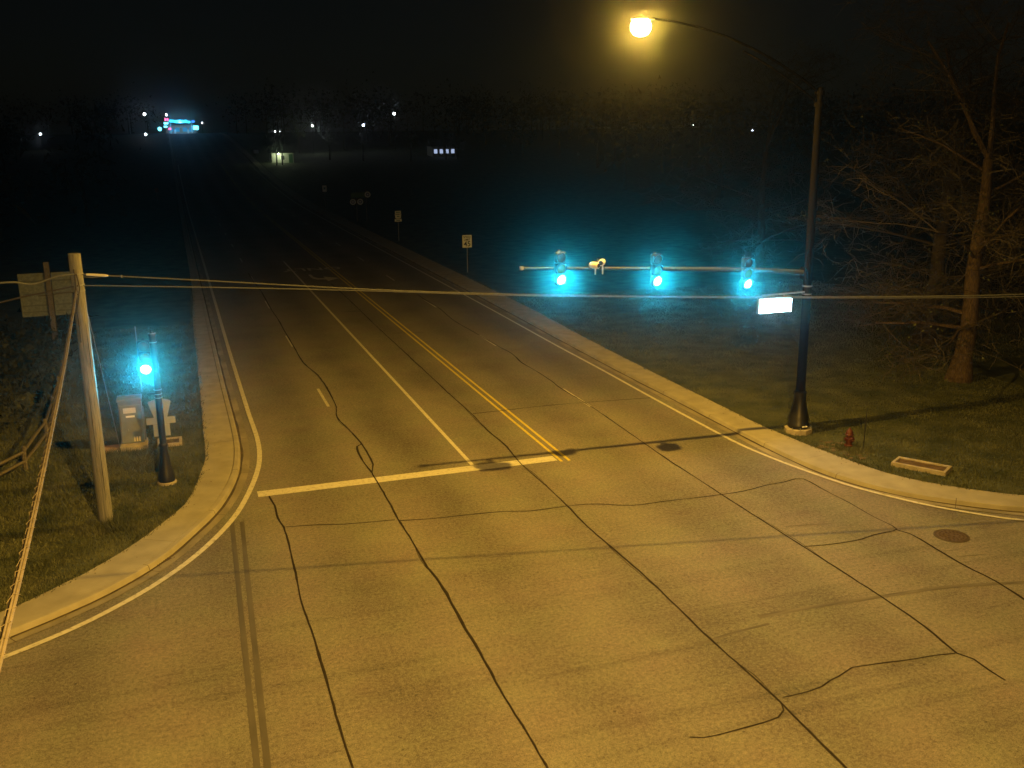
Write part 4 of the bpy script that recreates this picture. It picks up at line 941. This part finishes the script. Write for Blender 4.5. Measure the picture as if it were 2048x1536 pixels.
for x in (-2.5, 2.5): MB().box((x, 3.0, .75), (.7, .5, 1.5), bev=.05).build('fuel_pump', M_PLASTIC, t)
ld = bpy.data.lights.new('canopy_light', 'POINT'); ld.energy = 150*4*PI; ld.color = (.04, .45, 1); ld.shadow_soft_size = .4
o = bpy.data.objects.new('canopy_light', ld); COL.objects.link(o); o.parent = t; o.location = (-.5, -1.2, 4.2)
ld = bpy.data.lights.new('canopy_light', 'POINT'); ld.energy = 30*4*PI; ld.color = (1, .9, .75); ld.shadow_soft_size = .3
o = bpy.data.objects.new('canopy_light', ld); COL.objects.link(o); o.parent = t; o.location = (-.5, 3, 3.8)
t = thing('price_sign', 'lit price pylon with red figures left of the filling station canopy', 'sign', (.2, SY-1, 10.95))
MB().box((.9, .2, 3.2), (.3, .3, 6.4)).build('post', M_ALU, t); MB().box((.5, .2, 5.0), (2.4, .3, 3.4), bev=.05).build('cabinet', M_INK, t)
MB().box((.75, .0, 7.2), (.55, .3, .8)).build('top_lamp', glow('top_lamp', (.95, .9, 1), 9), t)
for x in (.25, 1.05): MB().box((x, -.0, 5.35), (.6, .12, .95), bev=.04).build('red_figure', M_RD, t)
MB().box((.35, .0, 3.95), (1.6, .12, .7), bev=.05).build('cyan_panel', M_CYW, t)
MB().box((.0, .0, 2.65), (1.2, .12, .65), bev=.05).build('cyan_panel', M_CYW, t)
o = MB().lathe((0, 0, 0), [(.2, -.75), (.62, -.5), (.75, 0), (.62, .5), (.2, .75)], 12).build('globe_lamp', M_CYW, None, True); o.location = (-2.0, SY-3, 12.75); tag(o, 'round cyan lamp at the left end of the filling station', 'lamp')
o = MB().box((0, 0, 0), (1.0, .3, .7), bev=.1).build('tail_light', M_RD); o.location = (1.75, SY-3, 12.75); tag(o, 'small red light low beside the price pylon', 'light')
t = thing('box_sign', 'square pale cyan lit sign at the right end of filling station', 'sign', (11.6, SY-2, 10.95))
MB().box((0, .2, .7), (.2, .2, 1.4)).build('post', M_ALU, t); MB().box((0, 0, 2.15), (2.0, .25, 1.5), bev=.08).build('sign_face', M_CYW, t)
yard_lamp(14.2, SY, 15.0, 'small pale lamp just right of the filling station', W, 5, .32)

# ================================================================== HAZE (volume added to give the lamps halos, standing in for lens bloom)
hb = MB().box((150, 690, 23.5), (3300, 3200, 50)); hz_m = bpy.data.materials.new('added_bloom_haze'); hz_m.use_nodes = True
hz_m.cycles.volume_sampling = 'EQUIANGULAR'; tt = hz_m.node_tree; tt.nodes.remove(tt.nodes['Principled BSDF']); pv = tt.nodes.new('ShaderNodeVolumePrincipled')
pv.inputs['Color'].default_value = (.80, .90, 1.0, 1); pv.inputs['Density'].default_value = .00042; pv.inputs['Anisotropy'].default_value = .978
tt.links.new(pv.outputs[0], tt.nodes['Material Output'].inputs['Volume'])
hzo = hb.build('added_bloom_haze', hz_m); tag(hzo, kind='stuff')
